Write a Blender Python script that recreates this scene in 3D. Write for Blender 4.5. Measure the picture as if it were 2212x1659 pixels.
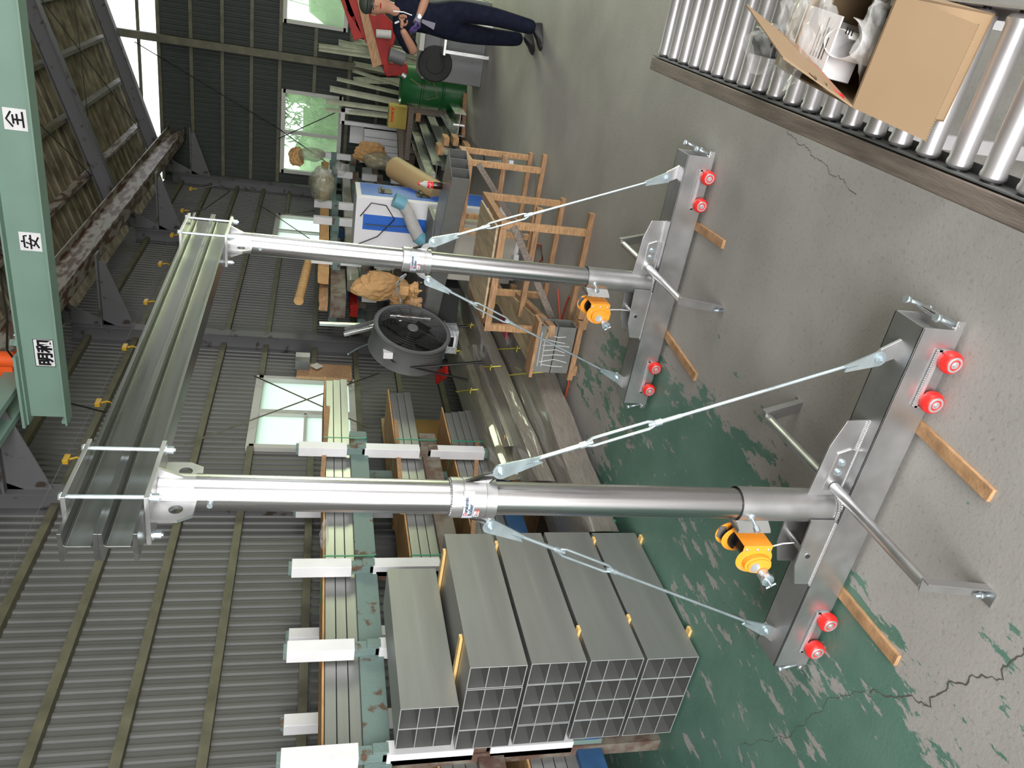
import bpy, bmesh, math, random
from mathutils import Vector, Matrix, noise
random.seed(7)
PI = math.pi
scn = bpy.context.scene
COL = scn.collection
for o in list(bpy.data.objects): bpy.data.objects.remove(o)

# ------------------------------------------------------------------ camera (photo taken with the phone on its side)
YAW, PITCH, ROLL, FPX, CAMZ = 0.49324753, 0.25641281, 0.04810703, 1688.19, 2.0
cy, sy, cp, sp = math.cos(YAW), math.sin(YAW), math.cos(PITCH), math.sin(PITCH)
FWD = Vector((-sy*cp, cy*cp, -sp)); RT0 = Vector((cy, sy, 0)); UP0 = RT0.cross(FWD)
RT = RT0*math.cos(ROLL) + UP0*math.sin(ROLL); UPV = UP0*math.cos(ROLL) - RT0*math.sin(ROLL)
CAM = Vector((0, 0, CAMZ))
cd = bpy.data.cameras.new('camera'); cam = bpy.data.objects.new('camera', cd); COL.objects.link(cam)
X_, Y_, Z_ = -UPV, RT, -FWD
cam.matrix_world = Matrix(((X_.x, Y_.x, Z_.x, 0), (X_.y, Y_.y, Z_.y, 0), (X_.z, Y_.z, Z_.z, CAMZ), (0, 0, 0, 1)))
cd.sensor_width = 36; cd.sensor_fit = 'HORIZONTAL'; cd.lens = 36*FPX/2212; cd.clip_start = .05; cd.clip_end = 200
scn.camera = cam

def G(x, y, ax, val):                     # photo pixel -> point on the plane axis = val
    d = FWD*FPX + RT*(829.5-y) - UPV*(x-1106)
    return CAM + d*((val-CAM[ax])/d[ax])

# ------------------------------------------------------------------ world, daylight, exposure
w = bpy.data.worlds.new('world'); scn.world = w; w.use_nodes = True
bg = w.node_tree.nodes['Background']; bg.inputs[0].default_value = (.93, .97, 1, 1); bg.inputs[1].default_value = 1.6
scn.view_settings.view_transform = 'Standard'; scn.view_settings.look = 'None'
scn.view_settings.exposure = 1.05; scn.view_settings.gamma = 1; scn.view_settings.use_curve_mapping = False
def area(name, loc, rot, sx, sz, e, c=(1, 1, 1)):
    l = bpy.data.lights.new(name, 'AREA'); l.shape = 'RECTANGLE'; l.size = sx; l.size_y = sz; l.energy = e; l.color = c
    o = bpy.data.objects.new(name, l); COL.objects.link(o); o.location = loc; o.rotation_euler = rot
    return o
area('doorway_daylight', (1.5, -4.6, 2.2), (PI/2, 0, 0), 8, 4, 560, (1, .98, .96))
area('side_door_daylight', (7.2, 2.0, 2.0), (PI/2, 0, PI/2), 6, 3.4, 170, (1, .98, .96))
bd = area('back_door_daylight', (3.2, 15.7, 1.4), (-PI/2+.45, 0, 0), 3, 2.6, 230, (.88, 1, .60)); bd.data.spread = 2.2

# ------------------------------------------------------------------ materials
def mat(name, c, rough=.6, metal=0, noise_=0, scale=8, bump=0, bscale=60, c2=None, stretch=None, trans=0, alpha=1, coat=0, emis=0, aniso=0):
    m = bpy.data.materials.new(name); m.use_nodes = True; nt = m.node_tree; b = nt.nodes['Principled BSDF']
    b.inputs['Base Color'].default_value = (*c, 1); b.inputs['Roughness'].default_value = rough; b.inputs['Metallic'].default_value = metal
    if trans: b.inputs['Transmission Weight'].default_value = trans
    if coat: b.inputs['Coat Weight'].default_value = coat
    if alpha < 1: b.inputs['Alpha'].default_value = alpha
    if emis: b.inputs['Emission Color'].default_value = (*c, 1); b.inputs['Emission Strength'].default_value = emis
    if noise_ or bump or c2:
        tc = nt.nodes.new('ShaderNodeTexCoord'); mp = nt.nodes.new('ShaderNodeMapping')
        if stretch: mp.inputs['Scale'].default_value = stretch
        nt.links.new(tc.outputs['Object'], mp.inputs[0])
    if noise_ or c2:
        n = nt.nodes.new('ShaderNodeTexNoise'); n.inputs['Scale'].default_value = scale; n.inputs['Detail'].default_value = 6
        nt.links.new(mp.outputs[0], n.inputs['Vector'])
        r = nt.nodes.new('ShaderNodeValToRGB'); k = noise_ or .3
        if c2:
            r.color_ramp.elements[0].color = (*c, 1); r.color_ramp.elements[1].color = (*c2, 1)
            r.color_ramp.elements[0].position = .5-k/2; r.color_ramp.elements[1].position = .5+k/2
        else:
            r.color_ramp.elements[0].color = tuple(v*(1-k) for v in c)+(1,); r.color_ramp.elements[1].color = tuple(min(1, v*(1+k)) for v in c)+(1,)
            r.color_ramp.elements[0].position = .3; r.color_ramp.elements[1].position = .7
        nt.links.new(n.outputs['Fac'], r.inputs[0]); nt.links.new(r.outputs[0], b.inputs['Base Color'])
        if metal > .5:
            mr = nt.nodes.new('ShaderNodeMapRange'); mr.inputs['To Min'].default_value = max(.05, rough-.1); mr.inputs['To Max'].default_value = rough+.12
            nt.links.new(n.outputs['Fac'], mr.inputs[0]); nt.links.new(mr.outputs[0], b.inputs['Roughness'])
    if bump:
        n2 = nt.nodes.new('ShaderNodeTexNoise'); n2.inputs['Scale'].default_value = bscale; n2.inputs['Detail'].default_value = 4
        nt.links.new(mp.outputs[0], n2.inputs['Vector'])
        bp = nt.nodes.new('ShaderNodeBump'); bp.inputs['Strength'].default_value = bump; bp.inputs['Distance'].default_value = .01
        nt.links.new(n2.outputs['Fac'], bp.inputs['Height']); nt.links.new(bp.outputs[0], b.inputs['Normal'])
    return m

M = {}
M['alu'] = mat('brushed_aluminium', (.80, .80, .81), .27, 1, .06, 5)
M['pole'] = mat('polished_aluminium', (.52, .515, .52), .25, 1, .05, 6, stretch=(14, 14, .25))
M['cast'] = mat('ground_aluminium', (.50, .50, .505), .34, .88, .12, 9)
M['beam'] = mat('beam_aluminium', (.235, .24, .235), .30, .95, .05, 3, stretch=(9, .3, 9))
M['tube'] = mat('mill_finish_tube', (.29, .295, .285), .36, .6, .06, 3, stretch=(6, .4, 6))
M['tubein'] = mat('tube_inside', (.40, .40, .41), .45, 1, .08, 4)
M['lean'] = mat('glare_tinted_channel', (.76, .79, .62), .35, .35, .1, 8)  # plain aluminium, with reflected green outdoor glare put into its colour
M['weld'] = mat('weld_bead', (.66, .66, .67), .38, .8)
M['rim'] = mat('sawn_edge', (.52, .53, .54), .4, .5)
M['zinc'] = mat('zinc_steel', (.50, .58, .62), .30, .75, .1, 20)
M['steel'] = mat('roller_steel', (.62, .61, .63), .42, .8, .05, 8)
M['red'] = mat('red_polyurethane', (.78, .025, .02), .35, 0, .1, 30)
M['redpaint'] = mat('red_machine_paint', (.27, .014, .011), .4, 0, .3, 5)
M['orange'] = mat('orange_paint', (.86, .32, .03), .35)
M['black'] = mat('black_plastic', (.012, .012, .012), .4)
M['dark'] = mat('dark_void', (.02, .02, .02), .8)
M['white'] = mat('white_vinyl', (.72, .72, .74), .45, 0, .05, 6)
M['paper'] = mat('white_paper', (.74, .73, .74), .7)
M['wood'] = mat('pale_lumber', (.42, .25, .13), .65, 0, .3, 6, .15, 40, stretch=(3, 3, 14))
M['woodx'] = mat('pale_lumber_long', (.36, .215, .12), .65, 0, .3, 5, .15, 40, stretch=(2, 12, 12))
M['woody'] = mat('spacer_lumber', (.72, .47, .17), .6, 0, .15, 6, stretch=(2, 12, 12))
M['greywood'] = mat('weathered_lumber', (.20, .165, .14), .75, 0, .3, 4, .25, 30, stretch=(14, 1.2, 14))
M['ply'] = mat('plywood', (.45, .35, .22), .7, 0, .3, 4, .1, 30, stretch=(8, 1, 8))
M['gold'] = mat('gold_board', (.42, .26, .08), .35, 0, .1, 3)
M['card'] = mat('cardboard', (.245, .165, .092), .75, 0, .05, 4)
M['cardin'] = mat('cardboard_inner', (.42, .26, .12), .8)
M['kraft'] = mat('kraft_paper', (.52, .31, .14), .75, 0, .15, 10, .3, 30)
M['brownroll'] = mat('brown_sheet_roll', (.36, .25, .12), .6)
M['teal'] = mat('teal_chipped_paint', (.14, .205, .19), .6, 0, .22, 9, .3, 60, c2=(.10, .06, .04), stretch=(1, 1, 1))
M['teal'].node_tree.nodes['Color Ramp'].color_ramp.elements[0].position = .58
M['teal'].node_tree.nodes['Color Ramp'].color_ramp.elements[1].position = .64
M['rust'] = mat('rusty_brown_paint', (.10, .055, .04), .7, 0, .2, 9, .3, 60, c2=(.18, .16, .13))
M['blue'] = mat('blue_steel_paint', (.03, .09, .20), .5, 0, .2, 6)
M['crane'] = mat('crane_green_paint', (.175, .275, .225), .45, 0, .05, 3)
M['cranered'] = mat('motor_orange_paint', (.75, .10, .015), .4)
M['olive'] = mat('olive_girt_paint', (.10, .095, .06), .6, 0, .25, 7)
M['column'] = mat('grey_steel_rust', (.10, .10, .105), .55, 0, .06, 7, c2=(.035, .025, .02))
M['column'].node_tree.nodes['Color Ramp'].color_ramp.elements[0].position = .60
M['column'].node_tree.nodes['Color Ramp'].color_ramp.elements[1].position = .66
M['runway'] = mat('runway_pale_rust', (.23, .21, .18), .5, 0, .08, 6, c2=(.07, .03, .015), stretch=(2, .6, 2))
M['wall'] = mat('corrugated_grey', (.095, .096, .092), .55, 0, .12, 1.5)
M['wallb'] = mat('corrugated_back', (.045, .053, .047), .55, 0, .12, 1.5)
M['roof'] = mat('roof_panel_dirty', (.20, .175, .12), .7, 0, .3, 4, .2, 20, c2=(.085, .07, .045))
M['frame'] = mat('window_frame', (.45, .45, .42), .5)
M['green'] = mat('green_drum_paint', (.01, .10, .025), .3, 0, .1, 5)
M['mgrey'] = mat('machine_grey', (.12, .125, .125), .5, 0, .1, 5)
M['hose'] = mat('red_rubber_hose', (.42, .06, .03), .5)
M['navy'] = mat('navy_workwear', (.006, .008, .018), .9, 0, .3, 20, .3, 30)
M['skin'] = mat('skin', (.36, .19, .125), .5, 0, .08, 12)
M['hair'] = mat('black_hair', (.01, .01, .01), .5)
M['cap'] = mat('grey_green_cap', (.035, .045, .035), .8)
M['glove'] = mat('purple_glove', (.05, .03, .12), .7)
M['ggrey'] = mat('grey_cuff', (.16, .15, .19), .8)
M['shoe'] = mat('black_shoe', (.015, .014, .014), .4)
M['mblue'] = mat('bright_blue_panel', (.01, .10, .45), .4)
M['mwhite'] = mat('white_machine_panel', (.62, .61, .64), .4)
M['beige'] = mat('beige_cabinet', (.40, .38, .33), .5)
M['hoseb'] = mat('pale_blue_cuff', (.12, .30, .38), .4)
M['hosew'] = mat('grey_flex_duct', (.42, .41, .40), .6, 0, 0, 8)
M['cloth'] = mat('blue_rubber_glove', (.20, .36, .72), .5, 0, .1, 20)
M['leaf'] = mat('bamboo_leaf', (.10, .22, .04), .6, 0, .4, 12)
M['leafl'] = mat('light_bamboo_leaf', (.25, .42, .10), .6, 0, .4, 12)
M['hedge'] = mat('hedge', (.07, .15, .04), .8, 0, .5, 2.5, c2=(.22, .38, .14))
M['yrope'] = mat('yellow_tape', (.62, .55, .06), .5)
M['grope'] = mat('green_tape', (.02, .25, .14), .4)
M['yellow'] = mat('yellow_plastic', (.50, .30, .02), .4)
M['ycard'] = mat('yellow_carton', (.42, .32, .06), .7)
M['cola'] = mat('cola_drink', (.02, .006, .004), .15)
M['label'] = mat('red_label', (.65, .02, .03), .4)
M['text'] = mat('black_ink', (.01, .01, .012), .6)
M['textred'] = mat('red_ink', (.7, .05, .03), .6)
M['textblue'] = mat('slate_ink', (.03, .05, .08), .6)
M['chalk'] = mat('chalk', (.55, .55, .55), .9)
M['pink'] = mat('pink_sheet', (.45, .06, .10), .6)
M['sticker'] = mat('silver_sticker', (.42, .46, .52), .5)
for k_ in ('navy', 'redpaint', 'text', 'textred', 'textblue', 'wood', 'woodx', 'kraft', 'wallb', 'roof', 'skin'): M[k_].node_tree.nodes['Principled BSDF'].inputs['Specular IOR Level'].default_value = .15

def film(name, c, dens, rough=.12):       # clear plastic wrap: partly see-through glossy film
    m = bpy.data.materials.new(name); m.use_nodes = True; nt = m.node_tree
    for n in list(nt.nodes): nt.nodes.remove(n)
    out = nt.nodes.new('ShaderNodeOutputMaterial'); mx = nt.nodes.new('ShaderNodeMixShader'); tr = nt.nodes.new('ShaderNodeBsdfTransparent')
    pb = nt.nodes.new('ShaderNodeBsdfPrincipled'); pb.inputs['Base Color'].default_value = (*c, 1); pb.inputs['Roughness'].default_value = rough
    tc = nt.nodes.new('ShaderNodeTexCoord'); n = nt.nodes.new('ShaderNodeTexNoise'); n.inputs['Scale'].default_value = 11
    nt.links.new(tc.outputs['Object'], n.inputs['Vector'])
    bp = nt.nodes.new('ShaderNodeBump'); bp.inputs['Strength'].default_value = .45; bp.inputs['Distance'].default_value = .02
    nt.links.new(n.outputs['Fac'], bp.inputs['Height']); nt.links.new(bp.outputs[0], pb.inputs['Normal'])
    mr = nt.nodes.new('ShaderNodeMapRange'); mr.inputs['From Min'].default_value = .3; mr.inputs['From Max'].default_value = .75
    mr.inputs['To Min'].default_value = dens*.5; mr.inputs['To Max'].default_value = min(1, dens*1.5)
    nt.links.new(n.outputs['Fac'], mr.inputs[0]); nt.links.new(mr.outputs[0], mx.inputs[0])
    nt.links.new(tr.outputs[0], mx.inputs[1]); nt.links.new(pb.outputs[0], mx.inputs[2]); nt.links.new(mx.outputs[0], out.inputs[0])
    return m
M['film'] = film('clear_plastic_film', (.62, .62, .60), .22)
M['filmy'] = film('yellowed_plastic_film', (.33, .33, .24), .5, .2)
M['tub'] = film('clear_tub_plastic', (.6, .62, .64), .6)
M['wrap'] = mat('wrapped_bundle', (.24, .215, .185), .28, .0, .22, 7, .9, 26, stretch=(9, .7, 9), coat=.7)
M['wrapg'] = mat('wrapped_bundle_greenish', (.22, .21, .15), .28, .0, .22, 7, .9, 26, stretch=(9, .7, 9), coat=.7)

def frosted():
    m = bpy.data.materials.new('frosted_glass'); m.use_nodes = True; nt = m.node_tree
    for n in list(nt.nodes): nt.nodes.remove(n)
    out = nt.nodes.new('ShaderNodeOutputMaterial'); mx = nt.nodes.new('ShaderNodeMixShader'); tl = nt.nodes.new('ShaderNodeBsdfTranslucent')
    tr = nt.nodes.new('ShaderNodeBsdfTransparent'); tr.inputs[0].default_value = (.9, .97, .9, 1); tl.inputs[0].default_value = (.52, .66, .46, 1)
    mx.inputs[0].default_value = .34
    nt.links.new(tr.outputs[0], mx.inputs[1]); nt.links.new(tl.outputs[0], mx.inputs[2]); nt.links.new(mx.outputs[0], out.inputs[0]); return m
M['glass'] = frosted()
m2 = frosted(); m2.node_tree.nodes['Mix Shader'].inputs[0].default_value = .93; m2.node_tree.nodes['Translucent BSDF'].inputs[0].default_value = (.70, .80, .72, 1); m2.name = 'opal_glass'; M['opal'] = m2

def floor_mat():
    m = bpy.data.materials.new('concrete_with_green_paint'); m.use_nodes = True; nt = m.node_tree; b = nt.nodes['Principled BSDF']
    L = nt.links.new; N = nt.nodes.new
    tc = N('ShaderNodeTexCoord'); sx = N('ShaderNodeSeparateXYZ'); L(tc.outputs['Object'], sx.inputs[0])
    def nz(scale, det=6, st=None, rough=.6):
        n = N('ShaderNodeTexNoise'); n.inputs['Scale'].default_value = scale; n.inputs['Detail'].default_value = det; n.inputs['Roughness'].default_value = rough
        if st:
            mp = N('ShaderNodeMapping'); mp.inputs['Scale'].default_value = st; L(tc.outputs['Object'], mp.inputs[0]); L(mp.outputs[0], n.inputs['Vector'])
        else: L(tc.outputs['Object'], n.inputs['Vector'])
        return n
    def ramp(src, p0, p1, c0, c1):
        r = N('ShaderNodeValToRGB'); r.color_ramp.elements[0].position = p0; r.color_ramp.elements[1].position = p1
        r.color_ramp.elements[0].color = (*c0, 1); r.color_ramp.elements[1].color = (*c1, 1); L(src, r.inputs[0]); return r
    def mth(op, a, b_=None, clamp=False):
        x = N('ShaderNodeMath'); x.operation = op; x.use_clamp = clamp
        for i, v in enumerate((a, b_)):
            if v is None: continue
            if isinstance(v, (int, float)): x.inputs[i].default_value = v
            else: L(v, x.inputs[i])
        return x.outputs[0]
    conc = ramp(nz(1.3, 8).outputs['Fac'], .3, .7, (.30, .29, .272), (.41, .397, .375))
    grit = ramp(nz(55, 3).outputs['Fac'], .34, .42, (.55, .55, .55), (1, 1, 1))
    m1 = N('ShaderNodeMix'); m1.data_type = 'RGBA'; m1.blend_type = 'MULTIPLY'; m1.inputs[0].default_value = .35
    L(conc.outputs[0], m1.inputs[6]); L(grit.outputs[0], m1.inputs[7])
    # green paint: solid towards the left wall, flaking along x = -1.75
    side = mth('ADD', mth('MULTIPLY', sx.outputs['X'], -1.25), -2.08)          # grows to the left
    yfar = mth('MULTIPLY', mth('MAXIMUM', mth('SUBTRACT', sx.outputs['Y'], 3.8), 0), -.55)
    ynear = mth('MULTIPLY', mth('MAXIMUM', mth('SUBTRACT', 1.5, sx.outputs['Y']), 0), .5)
    cov = mth('ADD', mth('MINIMUM', mth('MAXIMUM', side, -.75), .52), yfar)
    big = nz(2.2, 9, (1, .55, 1), .62)
    fl = nz(9, 10, (1.6, .5, 1), .7)
    s = mth('ADD', mth('ADD', cov, mth('MULTIPLY', mth('SUBTRACT', big.outputs['Fac'], .5), 2.7)), mth('MULTIPLY', mth('SUBTRACT', fl.outputs['Fac'], .5), 3.0))
    mask = ramp(s, .16, .22, (0, 0, 0), (1, 1, 1))
    grn = ramp(nz(3, 5).outputs['Fac'], .3, .7, (.085, .185, .142), (.13, .25, .197))
    m3 = N('ShaderNodeMix'); m3.data_type = 'RGBA'; L(mask.outputs[0], m3.inputs[0]); L(m1.outputs[2], m3.inputs[6]); L(grn.outputs[0], m3.inputs[7])
    # a meandering crack
    wv = N('ShaderNodeTexVoronoi'); wv.feature = 'DISTANCE_TO_EDGE'; wv.inputs['Scale'].default_value = .42
    wn = nz(3.5, 6); ad = N('ShaderNodeMix'); ad.data_type = 'RGBA'; ad.blend_type = 'ADD'; ad.inputs[0].default_value = .35
    L(tc.outputs['Object'], ad.inputs[6]); L(wn.outputs['Color'], ad.inputs[7]); L(ad.outputs[2], wv.inputs['Vector'])
    ck = ramp(wv.outputs['Distance'], .0008, .0022, (.35, .32, .28), (1, 1, 1))
    m4 = N('ShaderNodeMix'); m4.data_type = 'RGBA'; m4.blend_type = 'MULTIPLY'; m4.inputs[0].default_value = 0
    L(m3.outputs[2], m4.inputs[6]); L(ck.outputs[0], m4.inputs[7]); L(m4.outputs[2], b.inputs['Base Color'])
    rr = N('ShaderNodeMapRange'); L(mask.outputs[0], rr.inputs[0]); rr.inputs['To Min'].default_value = .62; rr.inputs['To Max'].default_value = .42
    L(rr.outputs[0], b.inputs['Roughness'])
    bp = N('ShaderNodeBump'); bp.inputs['Strength'].default_value = .25; bp.inputs['Distance'].default_value = .004
    L(nz(70, 3).outputs['Fac'], bp.inputs['Height']); L(bp.outputs[0], b.inputs['Normal'])
    return m
M['floor'] = floor_mat()

# ------------------------------------------------------------------ mesh helpers
V = Vector
class B:
    def __init__(s): s.bm = bmesh.new(); s.mi = 0
    def faces(s, vs, fs, mi=None):
        mi = s.mi if mi is None else mi
        v = [s.bm.verts.new(p) for p in vs]
        for f in fs:
            try: fc = s.bm.faces.new([v[i] for i in f]); fc.material_index = mi
            except ValueError: pass
        return s
    def hexa(s, p, mi=None):          # 8 points, bottom 4 then top 4
        return s.faces(p, [(3, 2, 1, 0), (4, 5, 6, 7), (0, 1, 5, 4), (1, 2, 6, 5), (2, 3, 7, 6), (3, 0, 4, 7)], mi)
    def box(s, a, b, mi=None):
        (x0, y0, z0), (x1, y1, z1) = a, b
        return s.hexa([(x0, y0, z0), (x1, y0, z0), (x1, y1, z0), (x0, y1, z0), (x0, y0, z1), (x1, y0, z1), (x1, y1, z1), (x0, y1, z1)], mi)
    def bar(s, p0, p1, w_, h, up=(0, 0, 1), mi=None):      # rectangular bar between two points
        p0, p1 = V(p0), V(p1); d = (p1-p0).normalized(); u = V(up); sd = d.cross(u)
        if sd.length < 1e-4: sd = d.cross(V((0, 1, 0)))
        sd.normalize(); u = sd.cross(d).normalized(); sd *= w_/2; u *= h/2
        return s.hexa([p0-sd-u, p0+sd-u, p0+sd+u, p0-sd+u, p1-sd-u, p1+sd-u, p1+sd+u, p1-sd+u], mi)
    def tube(s, pts, r, n=10, cap=True, mi=None, rs=None):
        pts = [V(p) for p in pts]; rings = []; mi = s.mi if mi is None else mi
        d0 = (pts[1]-pts[0]).normalized(); ref = V((0, 0, 1)) if abs(d0.z) < .9 else V((1, 0, 0)); a = d0.cross(ref).normalized()
        for i, p in enumerate(pts):
            d = (pts[min(i+1, len(pts)-1)]-pts[max(i-1, 0)]).normalized(); a = (a-d*a.dot(d)).normalized(); b_ = d.cross(a)
            rad = rs[i] if rs else r
            rings.append([s.bm.verts.new(p+(a*math.cos(t)+b_*math.sin(t))*rad) for t in [2*PI*k/n for k in range(n)]])
        for i in range(len(rings)-1):
            for k in range(n):
                f = s.bm.faces.new((rings[i][k], rings[i][(k+1) % n], rings[i+1][(k+1) % n], rings[i+1][k])); f.material_index = mi; f.smooth = True
        if cap:
            for rg in (rings[0][::-1], rings[-1]):
                f = s.bm.faces.new(rg); f.material_index = mi
        return s
    def cyl(s, p0, p1, r, n=16, r2=None, mi=None): return s.tube([p0, p1], r, n, True, mi, [r, r if r2 is None else r2])
    def lathe(s, p0, ax, prof, n=24, mi=None):     # prof: (distance along axis, radius)
        p0, ax = V(p0), V(ax).normalized(); mi = s.mi if mi is None else mi
        a = ax.cross(V((0, 0, 1)) if abs(ax.z) < .9 else V((1, 0, 0))).normalized(); b_ = ax.cross(a); rings = []
        for d, r in prof: rings.append([s.bm.verts.new(p0+ax*d+(a*math.cos(t)+b_*math.sin(t))*max(r, 1e-4)) for t in [2*PI*k/n for k in range(n)]])
        for i in range(len(rings)-1):
            for k in range(n):
                f = s.bm.faces.new((rings[i][k], rings[i][(k+1) % n], rings[i+1][(k+1) % n], rings[i+1][k])); f.material_index = mi; f.smooth = True
        for rg in (rings[0][::-1], rings[-1]):
            f = s.bm.faces.new(rg); f.material_index = mi
        return s
    def prism(s, pts, off, mi=None):    # polygon extruded by a vector
        off = V(off); n = len(pts); P_ = [V(p) for p in pts]
        return s.faces(P_+[p+off for p in P_], [tuple(range(n))[::-1], tuple(range(n, 2*n))]+[(i, (i+1) % n, n+(i+1) % n, n+i) for i in range(n)], mi)
    def ring_plate(s, c, outer, rhole, off, n=24, mi=None):   # convex plate with a round hole; outer pts coplanar
        c = V(c); off = V(off); O = [V(p) for p in outer]
        nrm = (O[1]-O[0]).cross(O[2]-O[1]).normalized(); a = (O[0]-c).normalized(); b_ = nrm.cross(a)
        ins = []; outs = []
        for k in range(n):
            d = a*math.cos(2*PI*k/n)+b_*math.sin(2*PI*k/n); best = None
            for i in range(len(O)):
                p, q = O[i], O[(i+1) % len(O)]; e = q-p; den = d.cross(e).dot(nrm)
                if abs(den) < 1e-9: continue
                t = (p-c).cross(e).dot(nrm)/den; u = (p-c).cross(d).dot(nrm)/den
                if t > 0 and -1e-6 <= u <= 1+1e-6 and (best is None or t < best): best = t
            ins.append(c+d*rhole); outs.append(c+d*(best or rhole*1.5))
        vs = ins+outs+[p+off for p in ins]+[p+off for p in outs]; fs = []
        for k in range(n):
            j = (k+1) % n
            fs += [(k, j, n+j, n+k), (2*n+k, 3*n+k, 3*n+j, 2*n+j), (k, 2*n+k, 2*n+j, j), (n+k, n+j, 3*n+j, 3*n+k)]
        return s.faces(vs, fs, mi)
    def ico(s, c, r, sub=2, mi=None, jit=0, seed=0):
        mi = s.mi if mi is None else mi; r = V(r) if hasattr(r, '__len__') else V((r, r, r)); c = V(c)
        g = bmesh.ops.create_icosphere(s.bm, subdivisions=sub, radius=1)
        for v in g['verts']:
            k = 1
            if jit: k += jit*noise.noise(v.co*1.7+V((seed, seed*.7, 3)))*1.6 + jit*.8*abs(noise.noise(v.co*4.1+V((seed, 1, seed))))
            v.co = V((v.co.x*r.x, v.co.y*r.y, v.co.z*r.z))*k+c
            for f in v.link_faces: f.material_index = mi; f.smooth = not jit
        return s

def build(name, b, mats, parent=None, bevel=0, smooth=False, origin=None):
    me = bpy.data.meshes.new(name); bm = b.bm
    bmesh.ops.recalc_face_normals(bm, faces=bm.faces)
    if parent is not None:
        o0 = V((0, 0, 0)); p = parent
        while p: o0 += V(p.location); p = p.parent
        org = o0; loc = V((0, 0, 0))
    else:
        if origin is None:
            xs = [v.co for v in bm.verts]; org = V(((min(c.x for c in xs)+max(c.x for c in xs))/2, (min(c.y for c in xs)+max(c.y for c in xs))/2, min(c.z for c in xs)))
        else: org = V(origin)
        loc = org
    bmesh.ops.translate(bm, verts=bm.verts, vec=-org)
    for e in bm.edges:
        if len(e.link_faces) == 2 and e.calc_face_angle(0) > .62: e.smooth = False
    bm.to_mesh(me); bm.free()
    for m in (mats if isinstance(mats, (list, tuple)) else [mats]): me.materials.append(M[m] if isinstance(m, str) else m)
    o = bpy.data.objects.new(name, me); COL.objects.link(o); o.location = loc
    if parent is not None: o.parent = parent
    if smooth:
        for p in me.polygons: p.use_smooth = True
    if bevel:
        md = o.modifiers.new('bevel', 'BEVEL'); md.width = bevel; md.segments = 2; md.limit_method = 'ANGLE'; md.angle_limit = .6
    return o
def tag(o, label, cat, group=None):
    o['label'] = label; o['category'] = cat
    if group: o['group'] = group
    return o
def thing(name, loc, label, cat, group=None):
    o = bpy.data.objects.new(name, None); COL.objects.link(o); o.location = loc; o.empty_display_size = .1
    return tag(o, label, cat, group)
def struct(o): o['kind'] = 'structure'; return o
def kids(o): return [c for c in bpy.data.objects if c.parent == o]
def copy_tree(o, parent=None, vec=(0, 0, 0), label=None):
    c = o.copy(); COL.objects.link(c); c.parent = parent; c.location = V(o.location)+V(vec)
    if label: c['label'] = label
    for k in kids(o): copy_tree(k, c)
    return c
def text(name, s, size, mtx, m, parent=None, depth=.0008, bold=0, wrap=None):
    cu = bpy.data.curves.new(name, 'FONT'); cu.body = s; cu.size = size; cu.extrude = depth; cu.offset = bold; cu.align_x = 'LEFT'; cu.resolution_u = 3
    t = bpy.data.objects.new(name+'_c', cu); COL.objects.link(t); bpy.context.view_layer.update()
    me = bpy.data.meshes.new_from_object(t.evaluated_get(bpy.context.evaluated_depsgraph_get()))
    bpy.data.objects.remove(t); bpy.data.curves.remove(cu); me.name = name
    org = V((0, 0, 0)); p = parent
    while p: org += V(p.location); p = p.parent
    for v in me.vertices:
        q = wrap(v.co) if wrap else mtx @ v.co
        v.co = q-org
    me.materials.clear(); me.materials.append(M[m]); o = bpy.data.objects.new(name, me); COL.objects.link(o)
    if parent: o.parent = parent
    return o
def frame_m(o, x, y):      # matrix with origin, text direction, text up
    x = V(x).normalized(); y = V(y).normalized(); z = x.cross(y)
    return Matrix(((x.x, y.x, z.x, o[0]), (x.y, y.y, z.y, o[1]), (x.z, y.z, z.z, o[2]), (0, 0, 0, 1)))

# ================================================================== SETTING
XL, XR, YF, YB = -4.487, 7.5, -5.0, 16.0
SL = .32
def roofz(x): return (4.86+SL*(x-XL)) if x < 1.5 else 4.86+SL*(3.0-x-XL)
b = B(); b.faces([(XL-.1, YF-3, 0), (XR+.1, YF-3, 0), (XR+.1, YB+.1, 0), (XL-.1, YB+.1, 0), (XL-.1, YF-3, -.1), (XR+.1, YF-3, -.1), (XR+.1, YB+.1, -.1), (XL-.1, YB+.1, -.1)], [(0, 1, 2, 3), (4, 5, 6, 7), (0, 1, 5, 4), (1, 2, 6, 5), (2, 3, 7, 6), (3, 0, 4, 7)])
struct(build('floor', b, 'floor', origin=(0, 0, 0)))
b = B(); b.box((-40, YF-34, -.3), (40, 45, -.12)); struct(build('trim_1', b, mat('yard_ground', (.22, .21, .19), .9, 0, .2, 2)))

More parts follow.
